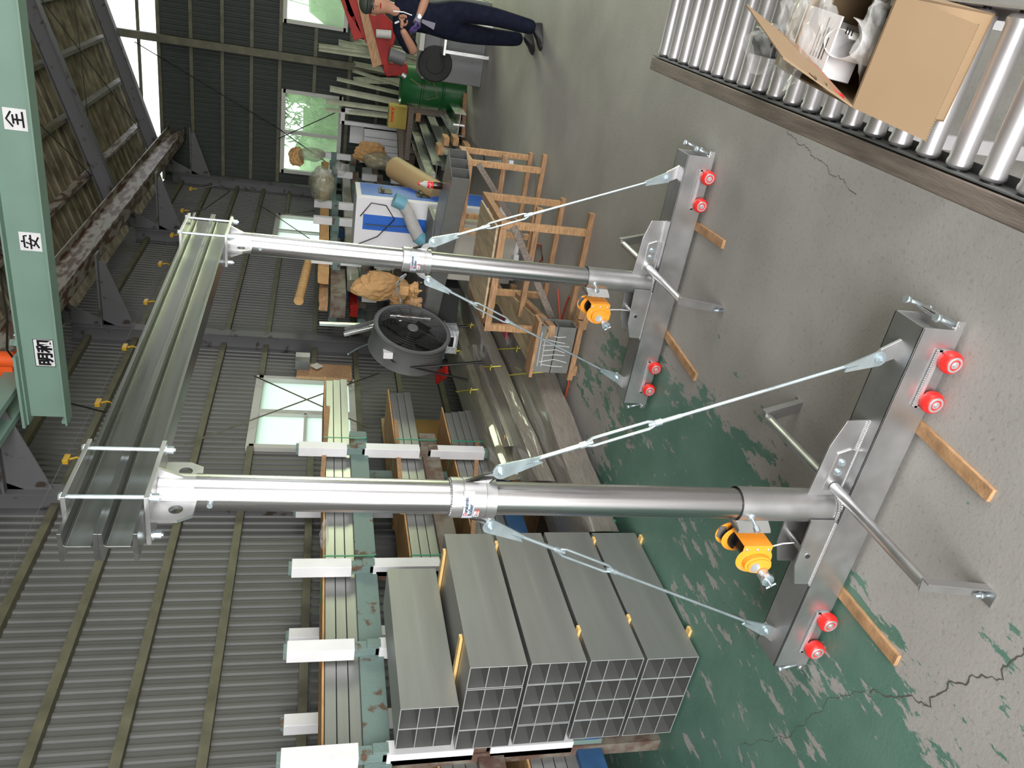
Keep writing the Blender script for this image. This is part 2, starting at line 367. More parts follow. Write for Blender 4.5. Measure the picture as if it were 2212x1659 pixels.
def corr(name, mk, fixed, a0, a1, z0, z1, holes, m, outer, pitch=.09, dep=.014, ztop=None):
    """corrugated sheet wall: mk(a, off, z) -> point; holes (a0,a1,z0,z1)"""
    b = B(); n = int((a1-a0)/pitch)
    prof = [(0, 0), (.55, 0), (.65, 1), (.9, 1), (1, 0)]
    for i in range(n):
        A = a0+i*pitch; mid = A+pitch/2
        zt = z1 if ztop is None else ztop(mid)
        spans = [(z0, zt)]
        for h in holes:
            if h[0] < mid < h[1]:
                ns = []
                for s0, s1 in spans:
                    if h[2] > s0: ns.append((s0, min(s1, h[2])))
                    if h[3] < s1: ns.append((max(s0, h[3]), s1))
                spans = ns
        for s0, s1 in spans:
            for (u0, d0), (u1, d1) in zip(prof, prof[1:]):
                b.faces([mk(A+u0*pitch, d0*dep, s0), mk(A+u1*pitch, d1*dep, s0), mk(A+u1*pitch, d1*dep, s1), mk(A+u0*pitch, d0*dep, s1)], [(0, 1, 2, 3)])
            b.faces([mk(A, -.03, s0), mk(A+pitch, -.03, s0), mk(A+pitch, -.03, s1), mk(A, -.03, s1)], [(0, 1, 2, 3)])
    bmesh.ops.remove_doubles(b.bm, verts=b.bm.verts, dist=.0005)
    return struct(build(name, b, m, origin=(0, 0, 0)))
WN = (6.70, 8.14, 1.49, 2.52)          # near window, left wall
WS = (12.66, 14.25, 1.60, 2.64)        # far window, left wall
WB2 = (-4.10, -2.58, 1.61, 2.68); WB1 = (-1.40, .22, 1.61, 2.70)
corr('wall_left', lambda a, o, z: (XL+o, a, z), XL, YF, YB, 0, 4.8, [WN, WS], 'wall', 0)
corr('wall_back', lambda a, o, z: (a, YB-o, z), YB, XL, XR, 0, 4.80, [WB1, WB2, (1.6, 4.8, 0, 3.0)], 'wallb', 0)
corr('wall_right', lambda a, o, z: (XR-o, a, z), XR, YF, YB, 0, 4.8, [(-1.2, 5.2, .0, 3.6), (8, 12, 1.6, 2.7)], 'wall', 0)
b = B(); b.box((XL, YF-.05, 4.4), (XR, YF+.05, 4.8)); b.prism([(XL, YF-.05, 4.8), (XR, YF-.05, 4.8), (1.5, YF-.05, roofz(1.5))], (0, .1, 0))
b.box((XL, YF-.05, 0), (-2.6, YF+.05, 4.4)); b.box((5.6, YF-.05, 0), (XR, YF+.05, 4.4))
struct(build('wall_front', b, 'wall', origin=(0, 0, 0)))
# roof sheets with ribs running down the slope
for nm, xa, xb in (('ceiling_1', XL-.3, 1.5), ('ceiling_2', 1.5, XR+.3)):
    b = B(); y = YF-.3
    while y < YB+.3:
        for (y0, h0, y1, h1) in ((0, 0, .21, 0), (.21, 0, .225, -.02), (.225, -.02, .25, -.02), (.25, -.02, .265, 0)):
            za, zb = roofz(xa)+.14, roofz(xb)+.14
            b.faces([(xa, y+y0, za+h0), (xb, y+y0, zb+h0), (xb, y+y1, zb+h1), (xa, y+y1, za+h1)], [(0, 1, 2, 3)])
        b.faces([(xa, y, za+.05), (xb, y, zb+.05), (xb, y+.265, zb+.05), (xa, y+.265, za+.05)], [(0, 1, 2, 3)])
        y += .265
    struct(build(nm, b, 'roof', origin=(0, 0, 0)))
tn = [1]
def trim(b, m, bevel=0):
    tn[0] += 1; return struct(build('trim_%d' % tn[0], b, m, bevel=bevel))
# purlins
for x in (-4.2, -3.55, -2.79, -2.1, -1.4, -.7, 0, .7):
    b = B(); z = roofz(x)+.07; b.bar((x, YF, z), (x, YB, z), .055, .11); trim(b, 'runway' if x in (-3.55,) else 'olive')
# portal frames: H columns, rafters, knee brackets
for fy in (15.7, 12.38, 8.9, 5.75, 2.4, -1):
    b = B(); xw = XL+.02; xf = -4.27; hw = .075
    b.box((xf-.008, fy-hw, 0), (xf+.004, fy+hw, 4.62)); b.box((xw, fy-hw, 0), (xw+.01, fy+hw, 4.62)); b.box((xw, fy-.004, 0), (xf, fy+.004, 4.62))
    trim(b, 'column')
    b = B()
    for x0, x1 in ((-4.27, 1.5), (XR-.2, 1.5)):
        z0, z1 = roofz(x0)-.02, roofz(x1)-.02
        for dz, ww, hh in ((0, .16, .012), (-.22, .16, .012), (-.11, .008, .21)):
            b.bar((x0, fy, z0+dz), (x1, fy, z1+dz), ww, hh)
    b.prism([(-4.27, fy-.005, 4.15), (-4.27, fy-.005, 4.70), (-3.65, fy-.005, 4.86), (-4.05, fy-.005, 4.6)], (0, .01, 0))
    trim(b, 'column')
    b = B(); b.box((-4.27, fy-.07, 4.28), (-3.4, fy+.07, 4.30)); b.prism([(-4.27, fy-.005, 3.95), (-4.27, fy-.005, 4.3), (-3.5, fy-.005, 4.3), (-3.5, fy-.005, 4.22)], (0, .01, 0)); trim(b, 'column')
# right side columns (out of view, carry the roof)
# girts
for z in (.45, .95, 1.44, 1.93, 2.50, 2.98, 3.46, 3.95, 4.45):
    b = B(); segs = [(YF, YB)]
    for h in (WN, WS):
        if h[2] < z < h[3]:
            segs = [(s0, h[0]-.02) if s1 > h[1] and s0 < h[0] else (s0, s1) for s0, s1 in segs]+[(h[1]+.02, YB)]
    if len(segs) > 1:
        segs = [(YF, WN[0]-.03), (WN[1]+.03, WS[0]-.03), (WS[1]+.03, YB)]
    for s0, s1 in segs: b.box((XL+.015, s0, z-.03), (XL+.085, s1, z+.03))
    trim(b, 'olive')
for px in (413, 481, 545, 609, 684):
    z = G(px, 60, 1, YB)[2]; b = B()
    xs = [(XL, XR)] if px != 684 else [(XL, WB2[0]-.03), (WB2[1]+.03, WB1[0]-.03), (WB1[1]+.03, XR)]
    if px == 609: z = 2.75
    for s0, s1 in xs: b.box((s0, YB-.085, z-.03), (s1, YB-.015, z+.03))
    trim(b, 'olive')
for z in (.45, .95, 1.5):
    b = B(); b.box((XL, YB-.085, z-.03), (XR, YB-.015, z+.03)); trim(b, 'olive')
b = B(); b.box((XL, YB-.1, 4.78), (XR, YB+.02, 4.84)); trim(b, 'olive')
b = B(); b.box((-2.04, YB-.2, 0), (-1.91, YB-.09, 5.55)); trim(b, 'olive')      # post on the back wall
b = B(); b.box((1.9, YB-.2, 0), (2.05, YB-.09, 5.9)); trim(b, 'olive')
b = B(); b.box((XL, YB-.05, 5.12), (XR, YB, 5.17)); trim(b, 'olive')           # rail across the gable light
# roof bracing rods
def rod(b, p, q, r=.006): b.tube([p, q], r, 6)
for ya, yb in ((12.38, 15.7), (8.9, 12.38), (5.75, 8.9)):
    b = B(); xa, xb = -3.6, -.6
    rod(b, (xa, ya, roofz(xa)-.02), (xb, yb, roofz(xb)-.02)); rod(b, (xb, ya, roofz(xb)-.02), (xa, yb, roofz(xa)-.02)); trim(b, 'dark')
# wall bracing rods in front of the windows
for (p, q) in (((549, 812), (800, 925)), ((400, 960), (818, 806)), ((560, 442), (690, 530)), ((560, 470), (680, 455))):
    b = B(); rod(b, G(*p, 0, XL+.12), G(*q, 0, XL+.12), .008); trim(b, 'olive')
for (p, q) in (((590, 270), (740, 375)), ((600, 300), (732, 240)), ((290, 90), (610, 283)),):
    b = B(); rod(b, G(*p, 1, YB-.12), G(*q, 1, YB-.12), .009); trim(b, 'dark')
# windows
def window(n, kind, a0, a1, z0, z1, glassm, bars):
    """kind 'L' on the left wall, 'B' on the back wall"""
    f = (lambda a, o, z: (XL+o, a, z)) if kind == 'L' else (lambda a, o, z: (a, YB-o, z))
    def bx(b, A0, A1, o0, o1, Z0, Z1):
        p, q = f(A0, o0, Z0), f(A1, o1, Z1); b.box([min(i, j) for i, j in zip(p, q)], [max(i, j) for i, j in zip(p, q)])
    r = bpy.data.objects.new('window_%d' % n, None); COL.objects.link(r); r.location = f((a0+a1)/2, 0, z0); struct(r)
    b = B(); t = .045
    bx(b, a0-.02, a1+.02, -.05, .06, z0-.03, z0+t); bx(b, a0-.02, a1+.02, -.05, .06, z1-t, z1+.03)
    bx(b, a0-.02, a0+t, -.05, .06, z0, z1); bx(b, a1-t, a1+.02, -.05, .06, z0, z1)
    build('window_frame', b, 'frame', r)
    for (A0, A1, Z0, Z1) in bars:
        b = B(); bx(b, A0, A1, -.03, .045, Z0, Z1); build('mullion', b, 'frame', r)
    b = B(); bx(b, a0+.02, a1-.02, .0, .004, z0+.02, z1-.02); build('pane', b, glassm, r)
    return r
window(1, 'L', *WN, 'opal', [(7.36, 7.44, 1.49, 2.52), (6.72, 7.38, 2.0-.012, 2.0+.012)])
window(2, 'L', *WS, 'opal', [(13.40, 13.46, 1.60, 2.64)])
window(3, 'B', *WB2, 'glass', [(-3.37, -3.31, 1.61, 2.68)])
window(4, 'B', *WB1, 'glass', [(-.62, -.56, 1.61, 2.70)])
# outside: hedge and bamboo seen through the frosted panes
b = B()
for i in range(34):
    b.ico((-8+i*.42+random.uniform(-.2, .2), 18.6+random.uniform(-.3, .3), random.uniform(.4, 2.2)), (random.uniform(.4, .7), .4, random.uniform(.4, .8)), 2, jit=.5, seed=i)
o = build('hedge', b, 'hedge'); tag(o, 'blurred green hedge seen outside behind the back wall windows', 'hedge'); o['kind'] = 'stuff'
for nm, x0, x1, lb, nn in (('bamboo_plant', -3.6, -2.5, 'green bamboo leaves pressed against the back window beside the wrapped goods', 320), ('bamboo_plant', -1.3, -.2, 'bamboo sprigs outside the back window above the man', 40)):
    b = B()
    for i in range(nn):
        c = V((random.uniform(x0, x1), 16.10+random.uniform(0, .25), random.uniform(1.55, 2.75))); a = random.uniform(-2.6, -.5) if random.random() < .8 else random.uniform(0, 6.28)
        L_ = random.uniform(.12, .30); d = V((math.cos(a), random.uniform(-.2, .2), math.sin(a)))*L_; n_ = V((-d.z, 0, d.x)).normalized()*random.uniform(.008, .018)
        b.faces([c, c+d*.4+n_, c+d, c+d*.4-n_], [(0, 1, 2, 3)], random.choice((0, 0, 1)))
    for k in range(6):
        x = random.uniform(x0, x1); b.tube([(x, 16.25, -.1), (x+.1, 16.25, 1.4), (x+.25, 16.2, 2.7)], .008, 6, mi=1)
    o = build(nm, b, ['leaf', 'leafl']); tag(o, lb, 'plant')

# ================================================================== OVERHEAD CRANE
b = B(); zr, xr = 4.40, -3.57
b.box((xr-.1, YF, zr), (xr+.1, YB-.05, zr+.015)); b.box((xr-.1, YF, zr+.285), (xr+.1, YB-.05, zr+.30)); b.box((xr-.005, YF, zr+.01), (xr+.005, YB-.05, zr+.29))
tag(build('runway_beam', b, 'runway'), 'long rust-streaked pale crane runway beam under the left side of the roof', 'beam')
gc = thing('overhead_crane', (0, 5.93, 3.83), 'mint green overhead travelling crane girder with white sign plates and orange motor', 'crane')
b = B(); y0, gz0, gz1 = 5.93, 3.83, 4.10
b.box((-3.72, y0-.075, gz0), (7, y0+.075, gz0+.012)); b.box((-3.72, y0-.075, gz1), (7, y0+.075, gz1+.012)); b.box((-3.68, y0-.005, gz0+.01), (7, y0+.005, gz1))
b.box((-3.73, y0-.03, gz0+.012), (-3.72+.02, y0+.075, gz0+.05))
build('girder', b, 'crane', gc)
b = B(); zb = 4.16
b.box((-3.45, 5.25, zb), (-3.40, 6.75, zb+.16)); b.box((-3.66, 5.25, zb), (-3.61, 6.75, zb+.16)); b.box((-3.72, 5.8, 4.11), (-3.1, 6.05, 4.13))
b.prism([(-3.67, 6.35, 4.1), (-3.40, 6.35, 4.1), (-3.40, 6.35, 4.5), (-3.67, 6.35, 4.5)], (0, .02, 0)); b.bar((-3.1, 6.05, 4.2), (-3.5, 6.7, 4.3), .05, .05)
b.bar((-2.95, 6.02, 4.12), (-3.45, 6.45, 4.2), .06, .07)
build('end_truck', b, 'crane', gc)
b = B()
for yy in (5.45, 6.5): b.cyl((-3.63, yy, 4.36), (-3.5, yy, 4.36), .07, 18)
build('track_wheel', b, 'black', gc)
b = B(); mc = G(18, 776, 1, 6.15)
b.cyl(mc+V((0, 0, -.06)), mc+V((0, 0, .07)), .062, 24); b.cyl(mc+V((0, 0, .07)), mc+V((0, 0, .085)), .05, 24); b.box(mc+V((-.09, -.08, -.085)), mc+V((.09, .08, -.06))); b.box(mc+V((-.16, -.03, -.03)), mc+V((-.05, .05, .1)))
build('motor', b, 'cranered', gc, .004)
b = B(); b.tube([(-2.0, 5.86, 4.14), (-2.25, 5.9, 4.17), (-2.8, 5.9, 4.16), (-3.1, 5.92, 4.2), (-3.2, 6.0, 4.2)], .008, 8); b.tube([(3, 5.86, 4.14), (-2.0, 5.86, 4.14)], .008, 8)
build('power_cable', b, 'black', gc)
b = B()
for x in (-2.95, -3.2, -3.35, -3.5, -3.6):
    for yy in (-.05, .05): b.cyl((x, y0+yy, gz1+.012), (x, y0+yy, gz1+.03), .012, 6)
build('flange_bolt', b, 'zinc', gc)
YS = y0-.0065
def sign(x0, x1, ch, style):
    b = B(); b.box((x0, YS-.002, 3.88), (x1, YS, 4.02)); so = build('sign_plate', b, 'white', gc)
    so['label'] = 'white sign plate with black characters reading '+ch
    if style == 'hand':
        b = B()
        w_ = x1-x0
        def st(*pts): b.tube([(x0+w_*u, YS-.004, 3.88+.14*v) for u, v in pts], .0062, 8)
        if ch == '全':
            st((.16, .62), (.5, .88), (.86, .66)); st((.30, .58), (.72, .60)); st((.28, .40), (.76, .42)); st((.16, .16), (.88, .18)); st((.5, .58), (.5, .18))
        else:
            st((.5, .92), (.5, .78)); st((.18, .62), (.2, .78), (.8, .78), (.82, .64)); st((.12, .48), (.88, .48)); st((.46, .7), (.3, .34), (.78, .12)); st((.68, .56), (.55, .3), (.2, .12))
        build('characters', b, 'text', so)
    else:
        b = B()
        for a, c in (((x0, 3.88), (x1, 3.884)), ((x0, 4.016), (x1, 4.02))): b.box((a[0], YS-.0035, a[1]), (c[0], YS-.002, c[1]))
        for xx in (x0, x1-.004): b.box((xx, YS-.0035, 3.88), (xx+.004, YS-.002, 4.02))
        build('sign_border', b, 'text', so)
        text('characters', ch, .112, frame_m((x0+.008, YS-.004, 3.905), (1, 0, 0), (0, 0, 1)), 'text', so, .001, .0042)
sign(-1.445, -1.303, '全', 'hand'); sign(-2.29, -2.153, '安', 'hand'); sign(-3.226, -2.993, '明和', 'type')
# cable trolley wire and yellow clips along the left wall
b = B(); clips = [G(*q, 0, -4.1) for q in ((415, 408), (397, 455), (375, 508), (350, 570), (320, 652), (275, 750), (218, 870), (150, 992))]
b.tube([c+V((0, 0, .04)) for c in [G(400, 385, 0, -4.1)]+clips+[V((-4.1, 4.2, 3.86))]], .0025, 6)
tag(build('trolley_wire', b, 'mgrey'), 'thin tensioned wire running along the left wall carrying yellow clips', 'wire')
tl = ['yellow cable clip on the wall wire nearest the back corner', 'yellow cable clip, second from the back corner, with a drooping cable', 'yellow cable clip left of the far end plate of the aluminium beam', 'yellow cable clip beside the far top of the aluminium beam',
      'yellow cable clip just beyond the second wall column', 'yellow cable clip between two wall columns beside the middle of the aluminium beam', 'yellow cable clip above the near half of the aluminium beam', 'yellow cable clip nearest the camera by the beam end plate']
for c, lb in zip(clips, tl):
    t = thing('cable_clip', c, lb, 'cable clip', 'yellow clips on the wall wire')
    b = B(); b.box(c+V((-.02, -.05, 0)), c+V((.02, .05, .045))); build('clip_body', b, 'yellow', t, .004)
    b = B(); b.tube([c+V((0, .0, 0)), c+V((0, .03, -.05)), c+V((0, .0, -.09))], .009, 6); build('hook', b, 'yellow', t)
b = B(); c0, c1 = clips[0], clips[1]
b.tube([c0+V((0, 0, -.08)), c0+V((.1, .1, -.45)), (c0+c1)/2+V((.12, .3, -.62)), c1+V((.05, 0, -.3)), c1+V((0, 0, -.08))], .009, 8)
tag(build('hanging_cable', b, 'black'), 'black cable drooping between the two far yellow clips high on the left wall', 'cable')
b = B()
b.tube([clips[6]+V((0, 0, -.08)), clips[6]+V((.05, -.25, -.1)), V((-3.7, 6.2, 3.95))], .008, 8)
tag(build('hanging_cable', b, 'black'), 'thin black cable running from the green crane end to a yellow clip', 'cable')

# ================================================================== ALUMINIUM GANTRY
gn = thing('portable_gantry', (-1.484, 1.955, 0), 'large portable aluminium gantry with two posts, twin I-beam top and red-wheeled bases', 'gantry')
x0, x1, yf, yb, zt, zb = -2.222, -.748, 1.885, 2.027, .166, .018
leg = []
def part(name, b, m, bevel=0, par=None, smooth=False):
    o = build(name, b, m, par or gn, bevel, smooth)
    if par is None: leg.append(o)
    return o
b = B(); t = .006
b.box((x0, yf, zb), (x1, yf+t, zt)); b.box((x0, yb-t, zb), (x1, yb, zt)); b.box((x0, yf, zt-t), (x1, yb, zt))
b.prism([(x1-.012, yf+t, zt-.004), (x1-.03, yf+t, zb), (x1-.03, yb-t, zb), (x1-.012, yb-t, zt-.004)], (-.004, 0, 0))
b.prism([(x0+.012, yf+t, zt-.004), (x0+.03, yf+t, zb), (x0+.03, yb-t, zb), (x0+.012, yb-t, zt-.004)], (.004, 0, 0))
base = part('base_beam', b, 'cast', .0015)
# end jacking brackets with bolts
for sx, xe in ((1, x1), (-1, x0)):
    b = B()
    b.prism([(xe, yf+.004, .03), (xe+sx*.012, yf-.002, .04), (xe+sx*.012, yb+.045, .04), (xe+sx*.012, yb+.045, .075), (xe+sx*.012, yb-.02, .085), (xe+sx*.004, yf+.004, .06)], (sx*.006, 0, 0))
    b.box((xe-.001, yf, .02), (xe+sx*.03, yf+.006, .05))
    br = part('jack_bracket', b, 'alu', .001)
    b = B()
    for yy in (yf+.015, yb+.02):
        b.cyl((xe+sx*.012, yy, .045), (xe+sx*.03, yy, .115), .007, 10); b.cyl((xe+sx*.028, yy, .112), (xe+sx*.033, yy, .128), .014, 6); b.cyl((xe+sx*.008, yy, .03), (xe+sx*.004, yy, .012), .012, 6)
    build('jack_bolt', b, 'zinc', br)
# wheels
wx = (-.847, -.993, -1.965, -2.111)
for xa in (-.92, -2.038):
    b = B(); b.box((xa-.105, yf-.008, .066), (xa+.105, yf, .082)); b.box((xa-.105, yf-.008, .03), (xa-.098, yf, .08)); b.box((xa+.098, yf-.008, .03), (xa+.105, yf, .08))
    for k in range(26): b.ico((xa-.1+k*.008, yf-.006, .082), (.0055, .006, .004), 1)
    part('wheel_bracket', b, 'weld')
for x in wx:
    b = B(); b.lathe((x, yf-.046, .0375), (0, 1, 0), [(0, .022), (0, .028), (.004, .033), (.014, .0375), (.028, .0375), (.038, .034), (.04, .02)], 32)
    wh = part('wheel', b, 'red')
    b = B(); b.lathe((x, yf-.049, .0375), (0, 1, 0), [(0, .0), (0, .0075), (.002, .0085), (.002, .013), (.006, .014), (.006, .018), (.001, .019), (.001, .025), (.004, .0275), (.006, .0275)], 32); b.cyl((x, yf-.052, .0375), (x, yf, .0375), .0065, 12)
    build('wheel_hub', b, 'steel', wh)
for x in wx:
    b = B(); b.cyl((x, yb+.006, .0375), (x, yb+.044, .0375), .0375, 28); part('wheel', b, 'red', .003)
# gussets
b = B()
b.prism([(-1.117, 1.94, zt), (-1.123, 1.94, .248), (-1.225, 1.94, .276), (-1.43, 1.94, .284), (-1.43, 1.94, zt)], (0, .008, 0))
part('gusset_plate', b, 'cast', .001)
b = B(); b.prism([(-1.23, 1.934, .19), (-1.25, 1.934, .236), (-1.40, 1.934, .24), (-1.40, 1.934, .172), (-1.235, 1.934, .172)], (0, .006, 0))
gp = part('bolted_plate', b, 'alu', .001)
b = B()
for x in (-1.285, -1.325): b.cyl((x, 1.934, .208), (x, 1.924, .208), .010, 6); b.cyl((x, 1.934, .208), (x, 1.932, .208), .014, 16)
build('hex_bolt', b, 'zinc', gp)
for yy in (yf+.002, yb-.012):
    b = B(); b.prism([(-1.50, yy, zt), (-1.50, yy, .272), (-1.705, yy, .262), (-1.793, yy, .23), (-1.795, yy, zt)], (0, .008, 0)); gg = part('gusset_plate', b, 'cast', .001)
b = B(); b.cyl((-1.66, yf, .228), (-1.66, yb, .228), .013, 16); part('cross_pin', b, 'cast')
b = B(); b.cyl((-1.66, yf-.002, .228), (-1.66, yf+.004, .228), .009, 16); part('pin_head', b, 'dark')
b = B()
for k in range(44): b.ico((-1.118-k*.0066, 1.938, zt+.001), (.005, .006, .0045), 1)
for k in range(44): b.ico((-1.515-k*.0066, yf+.001, zt+.001), (.005, .005, .0045), 1)
for k in range(24):
    a = PI+PI*k/23; b.ico((-1.484+.063*math.cos(a), 1.955+.063*math.sin(a), zt+.004), (.006, .006, .006), 1)
part('weld_seam', b, 'weld')
# outriggers
def outr(p, q, foot, sgn):
    b = B(); b.cyl(p, q, .019, 18); o = part('outrigger_arm', b, 'cast')
    b = B(); q = V(q); f = V(foot)
    b.prism([(q.x-.022, q.y-.0, q.z+.012), (q.x+.022, q.y, q.z+.02), (f.x+.022, f.y, f.z), (f.x-.022, f.y, f.z)], (0, sgn*.005, 0))
    b.prism([(q.x+.022, q.y, q.z+.02), (q.x+.022, q.y+sgn*.03, q.z+.02), (f.x+.022, f.y+sgn*.03, 0.002), (f.x+.022, f.y, .0)], (.005, 0, 0))
    b.box((f.x-.022, min(f.y, f.y+sgn*.05), f.z), (f.x+.027, max(f.y, f.y+sgn*.05), f.z+.005))
    a = build('angle_foot', b, 'cast', o, .0008)
    b = B(); b.cyl((f.x, f.y+sgn*.02, .0), (f.x, f.y+sgn*.02, .045), .006, 10); b.cyl((f.x, f.y+sgn*.02, .018), (f.x, f.y+sgn*.02, .028), .011, 6)
    build('foot_bolt', b, 'zinc', o)
outr((-1.385, 1.93, .20), (-1.366, 1.425, .225), (-1.396, 1.425, 0), -1)
outr((-1.385, 1.945, .20), (-1.42, 2.45, .165), (-1.386, 2.49, 0), 1)
# post
def px(z): return -1.486+.014*z
yp = 1.956
b = B()
b.tube([(px(.16), yp, .16), (px(.545), yp, .545)], .0595, 48, False)
b.tube([(px(.55), yp, .545), (px(.5), yp, .5)], .0545, 48, False); part('post_socket', b, 'cast')
b = B(); b.tube([(px(.3), yp, .30), (px(2.295), yp, 2.295)], .0530, 64); post = part('post', b, 'pole')
b = B(); b.lathe((px(1.41), yp, 1.41), (.014, 0, 1), [(0, .054), (0, .0625), (.033, .0635), (.034, .0615), (.036, .0615), (.037, .0645), (.105, .0645), (.106, .062), (.109, .062), (.11, .0635), (.143, .0635), (.144, .054)], 64)
for zz in (1.41, 1.555):
    for k in range(40):
        a = 2*PI*k/40; b.ico((px(zz)+.056*math.cos(a), yp+.056*math.sin(a), zz), (.0045, .0045, .003), 1)
collar = part('collar', b, 'cast')
# stickers round the collar: a slightly raised label and letters bent on the cylinder
A0 = -PI/2+.24          # facing the camera
def cyl_wrap(r, a_c, z_c, s=1):
    def f(co):
        a = a_c+co.x*s/r; return V((px(z_c)+math.cos(a)*(r+.0004+co.z), yp+math.sin(a)*(r+.0004+co.z), z_c+co.y*s))
    return f
def patch(name, r, a0, a1, za, zb_, m):
    b = B(); n = 14
    for k in range(n):
        u, v = a0+(a1-a0)*k/n, a0+(a1-a0)*(k+1)/n
        b.faces([(px(za)+math.cos(q)*r, yp+math.sin(q)*r, z) for q, z in ((u, za), (v, za), (v, zb_), (u, zb_))], [(0, 1, 2, 3)])
    return build(name, b, m, collar)
patch('label_sticker', .0652, A0-.9, A0+.70, 1.484, 1.517, 'sticker'); patch('load_sticker', .0652, A0-.70, A0-.30, 1.466, 1.482, 'paper')
text('lettering', 'D', .0165, None, 'textred', collar, .0002, .0004, cyl_wrap(.0655, A0-.62, 1.5035))
text('lettering', 'uralumin', .0150, None, 'textblue', collar, .0002, .0005, cyl_wrap(.0655, A0-.42, 1.5035))
text('lettering', 'Roller', .0185, None, 'textblue', collar, .0002, .0005, cyl_wrap(.0655, A0-.62, 1.4875))
text('lettering', '3', .0155, None, 'text', collar, .0002, .0005, cyl_wrap(.0655, A0-.64, 1.4685))
text('lettering', 'ton', .0150, None, 'textred', collar, .0002, .0004, cyl_wrap(.0655, A0-.50, 1.4685))
# brace ears, rods and turnbuckles
def brace(sg):
    xa = px(1.45)+sg*.06
    T = V((-1.357, yp, 1.405)) if sg > 0 else V((-1.572, yp, 1.405))
    L_ = V((-.889, yp, .225)) if sg > 0 else V((-2.086, yp, .218))
    d = (L_-T).normalized(); nn = V((d.z, 0, -d.x))
    b = B()
    b.prism([(xa-sg*.005, yp-.006, 1.53), (xa-sg*.005, yp-.006, 1.44), (T+d*.03-nn*.022*sg)+V((0, -.006, 0)), (T+d*.035)+V((0, -.006, 0)), (T+d*.0+nn*.028*sg)+V((0, -.006, 0))], (0, .01, 0))
    part('brace_lug', b, 'cast', .0008)
    bx = V((L_.x+sg*.035, yp, zt))
    b = B(); b.prism([(bx.x-.035, yp-.006, zt), (bx.x+.035, yp-.006, zt), L_+V((.03*1, -.006, .0)), L_+d*(-.03)+V((0, -.006, 0)), L_+V((-.03, -.006, -.0))], (0, .01, 0)); part('base_lug', b, 'cast', .0008)
    for P0, dd, ln in ((T, d, .135), (L_, -d, .12)):
        b = B(); n2 = V((dd.z, 0, -dd.x)); pts = []
        for k in range(9):
            a = PI/2+PI*k/8; pts.append(P0+dd*(.025*math.cos(a))+n2*(.027*math.sin(a))+V((0, -.013, 0)))
        pts += [P0+dd*ln-n2*.012+V((0, -.013, 0)), P0+dd*ln*.92-n2*.003+V((0, -.013, 0)), P0+dd*ln*.55+V((0, -.013, 0)), P0+dd*ln*.92+n2*.003+V((0, -.013, 0)), P0+dd*ln+n2*.012+V((0, -.013, 0))]
        b.prism(pts, (0, .006, 0)); cl = part('clevis_plate', b, 'zinc')
        b = B(); b.cyl(P0+V((0, -.014, 0)), P0+V((0, -.018, 0)), .016, 24); b.cyl(P0+V((0, -.018, 0)), P0+V((0, -.028, 0)), .0115, 6); b.cyl(P0+V((0, -.028, 0)), P0+V((0, -.034, 0)), .006, 12); b.cyl(P0+V((0, .004, 0)), P0+V((0, .014, 0)), .0115, 6)
        build('clevis_bolt', b, 'zinc', cl)
    q0 = T+d*.065; q1 = L_-d*.06
    ta = T+d*.275; tb = T+d*.52; n2 = V((d.z, 0, -d.x))
    b = B(); b.tube([q0, ta+d*.03], .0065, 14); b.tube([tb-d*.03, q1], .0058, 14); b.tube([ta-d*.06, ta], .0072, 14); b.tube([tb, tb+d*.08], .0072, 14); part('brace_rod', b, 'zinc')
    b = B()
    for s_ in (-1, 1): b.tube([ta, ta+d*.012+n2*s_*.008, ta+d*.03+n2*s_*.0145, tb-d*.03+n2*s_*.0145, tb-d*.012+n2*s_*.008, tb], .0048, 12)
    b.cyl(ta-d*.014, ta+d*.008, .0105, 14); b.cyl(tb-d*.008, tb+d*.014, .0105, 14); part('turnbuckle', b, 'zinc')
brace(1); brace(-1)
# post head: adapter plate, gussets, lifting eyes
hz = 2.392; hx = px(2.39)
b = B(); b.box((hx-.08, yp-.14, hz), (hx+.08, yp+.14, hz+.013)); part('clamp_plate', b, 'cast', .001)
b = B(); b.tube([(px(2.29), yp, 2.285), (hx, yp, hz)], .052, 48); part('head_tube', b, 'cast')
for s_ in (-1, 1):
    b = B(); y_a = yp+s_*.045
    b.ring_plate((hx-.005, yp+s_*.092, 2.335), [(hx-.005, y_a, hz), (hx-.005, yp+s_*.138, hz), (hx-.005, yp+s_*.138, 2.325), (hx-.005, yp+s_*.115, 2.288), (hx-.005, y_a, 2.285)], .019, (.010, 0, 0), 28)
    part('lifting_eye', b, 'cast')
    b = B(); b.prism([(hx+s_*.05, yp-.005, hz), (hx+s_*.08, yp-.005, hz), (hx+s_*.05, yp-.005, 2.325)], (0, .01, 0)); part('head_gusset', b, 'cast')
b = B(); b.cyl((px(2.255)+.085*0-.0, yp-.068, 2.25), (px(2.255), yp+.07, 2.25), .008, 12); b.tube([(px(2.25)+.004, yp+.066, 2.275), (px(2.25)+.0, yp+.066, 2.25), (px(2.25)+.003, yp+.07, 2.22), (px(2.25)-.006, yp+.074, 2.205), (px(2.25)-.004, yp+.064, 2.215)], .0018, 6)
part('locking_pin', b, 'zinc')
b = B(); b.lathe((px(2.2), yp+.052, 2.19), (0, 1, 0), [(0, .0), (.0, .008), (.003, .009), (.003, .0)], 16); part('pin_hole', b, 'dark')
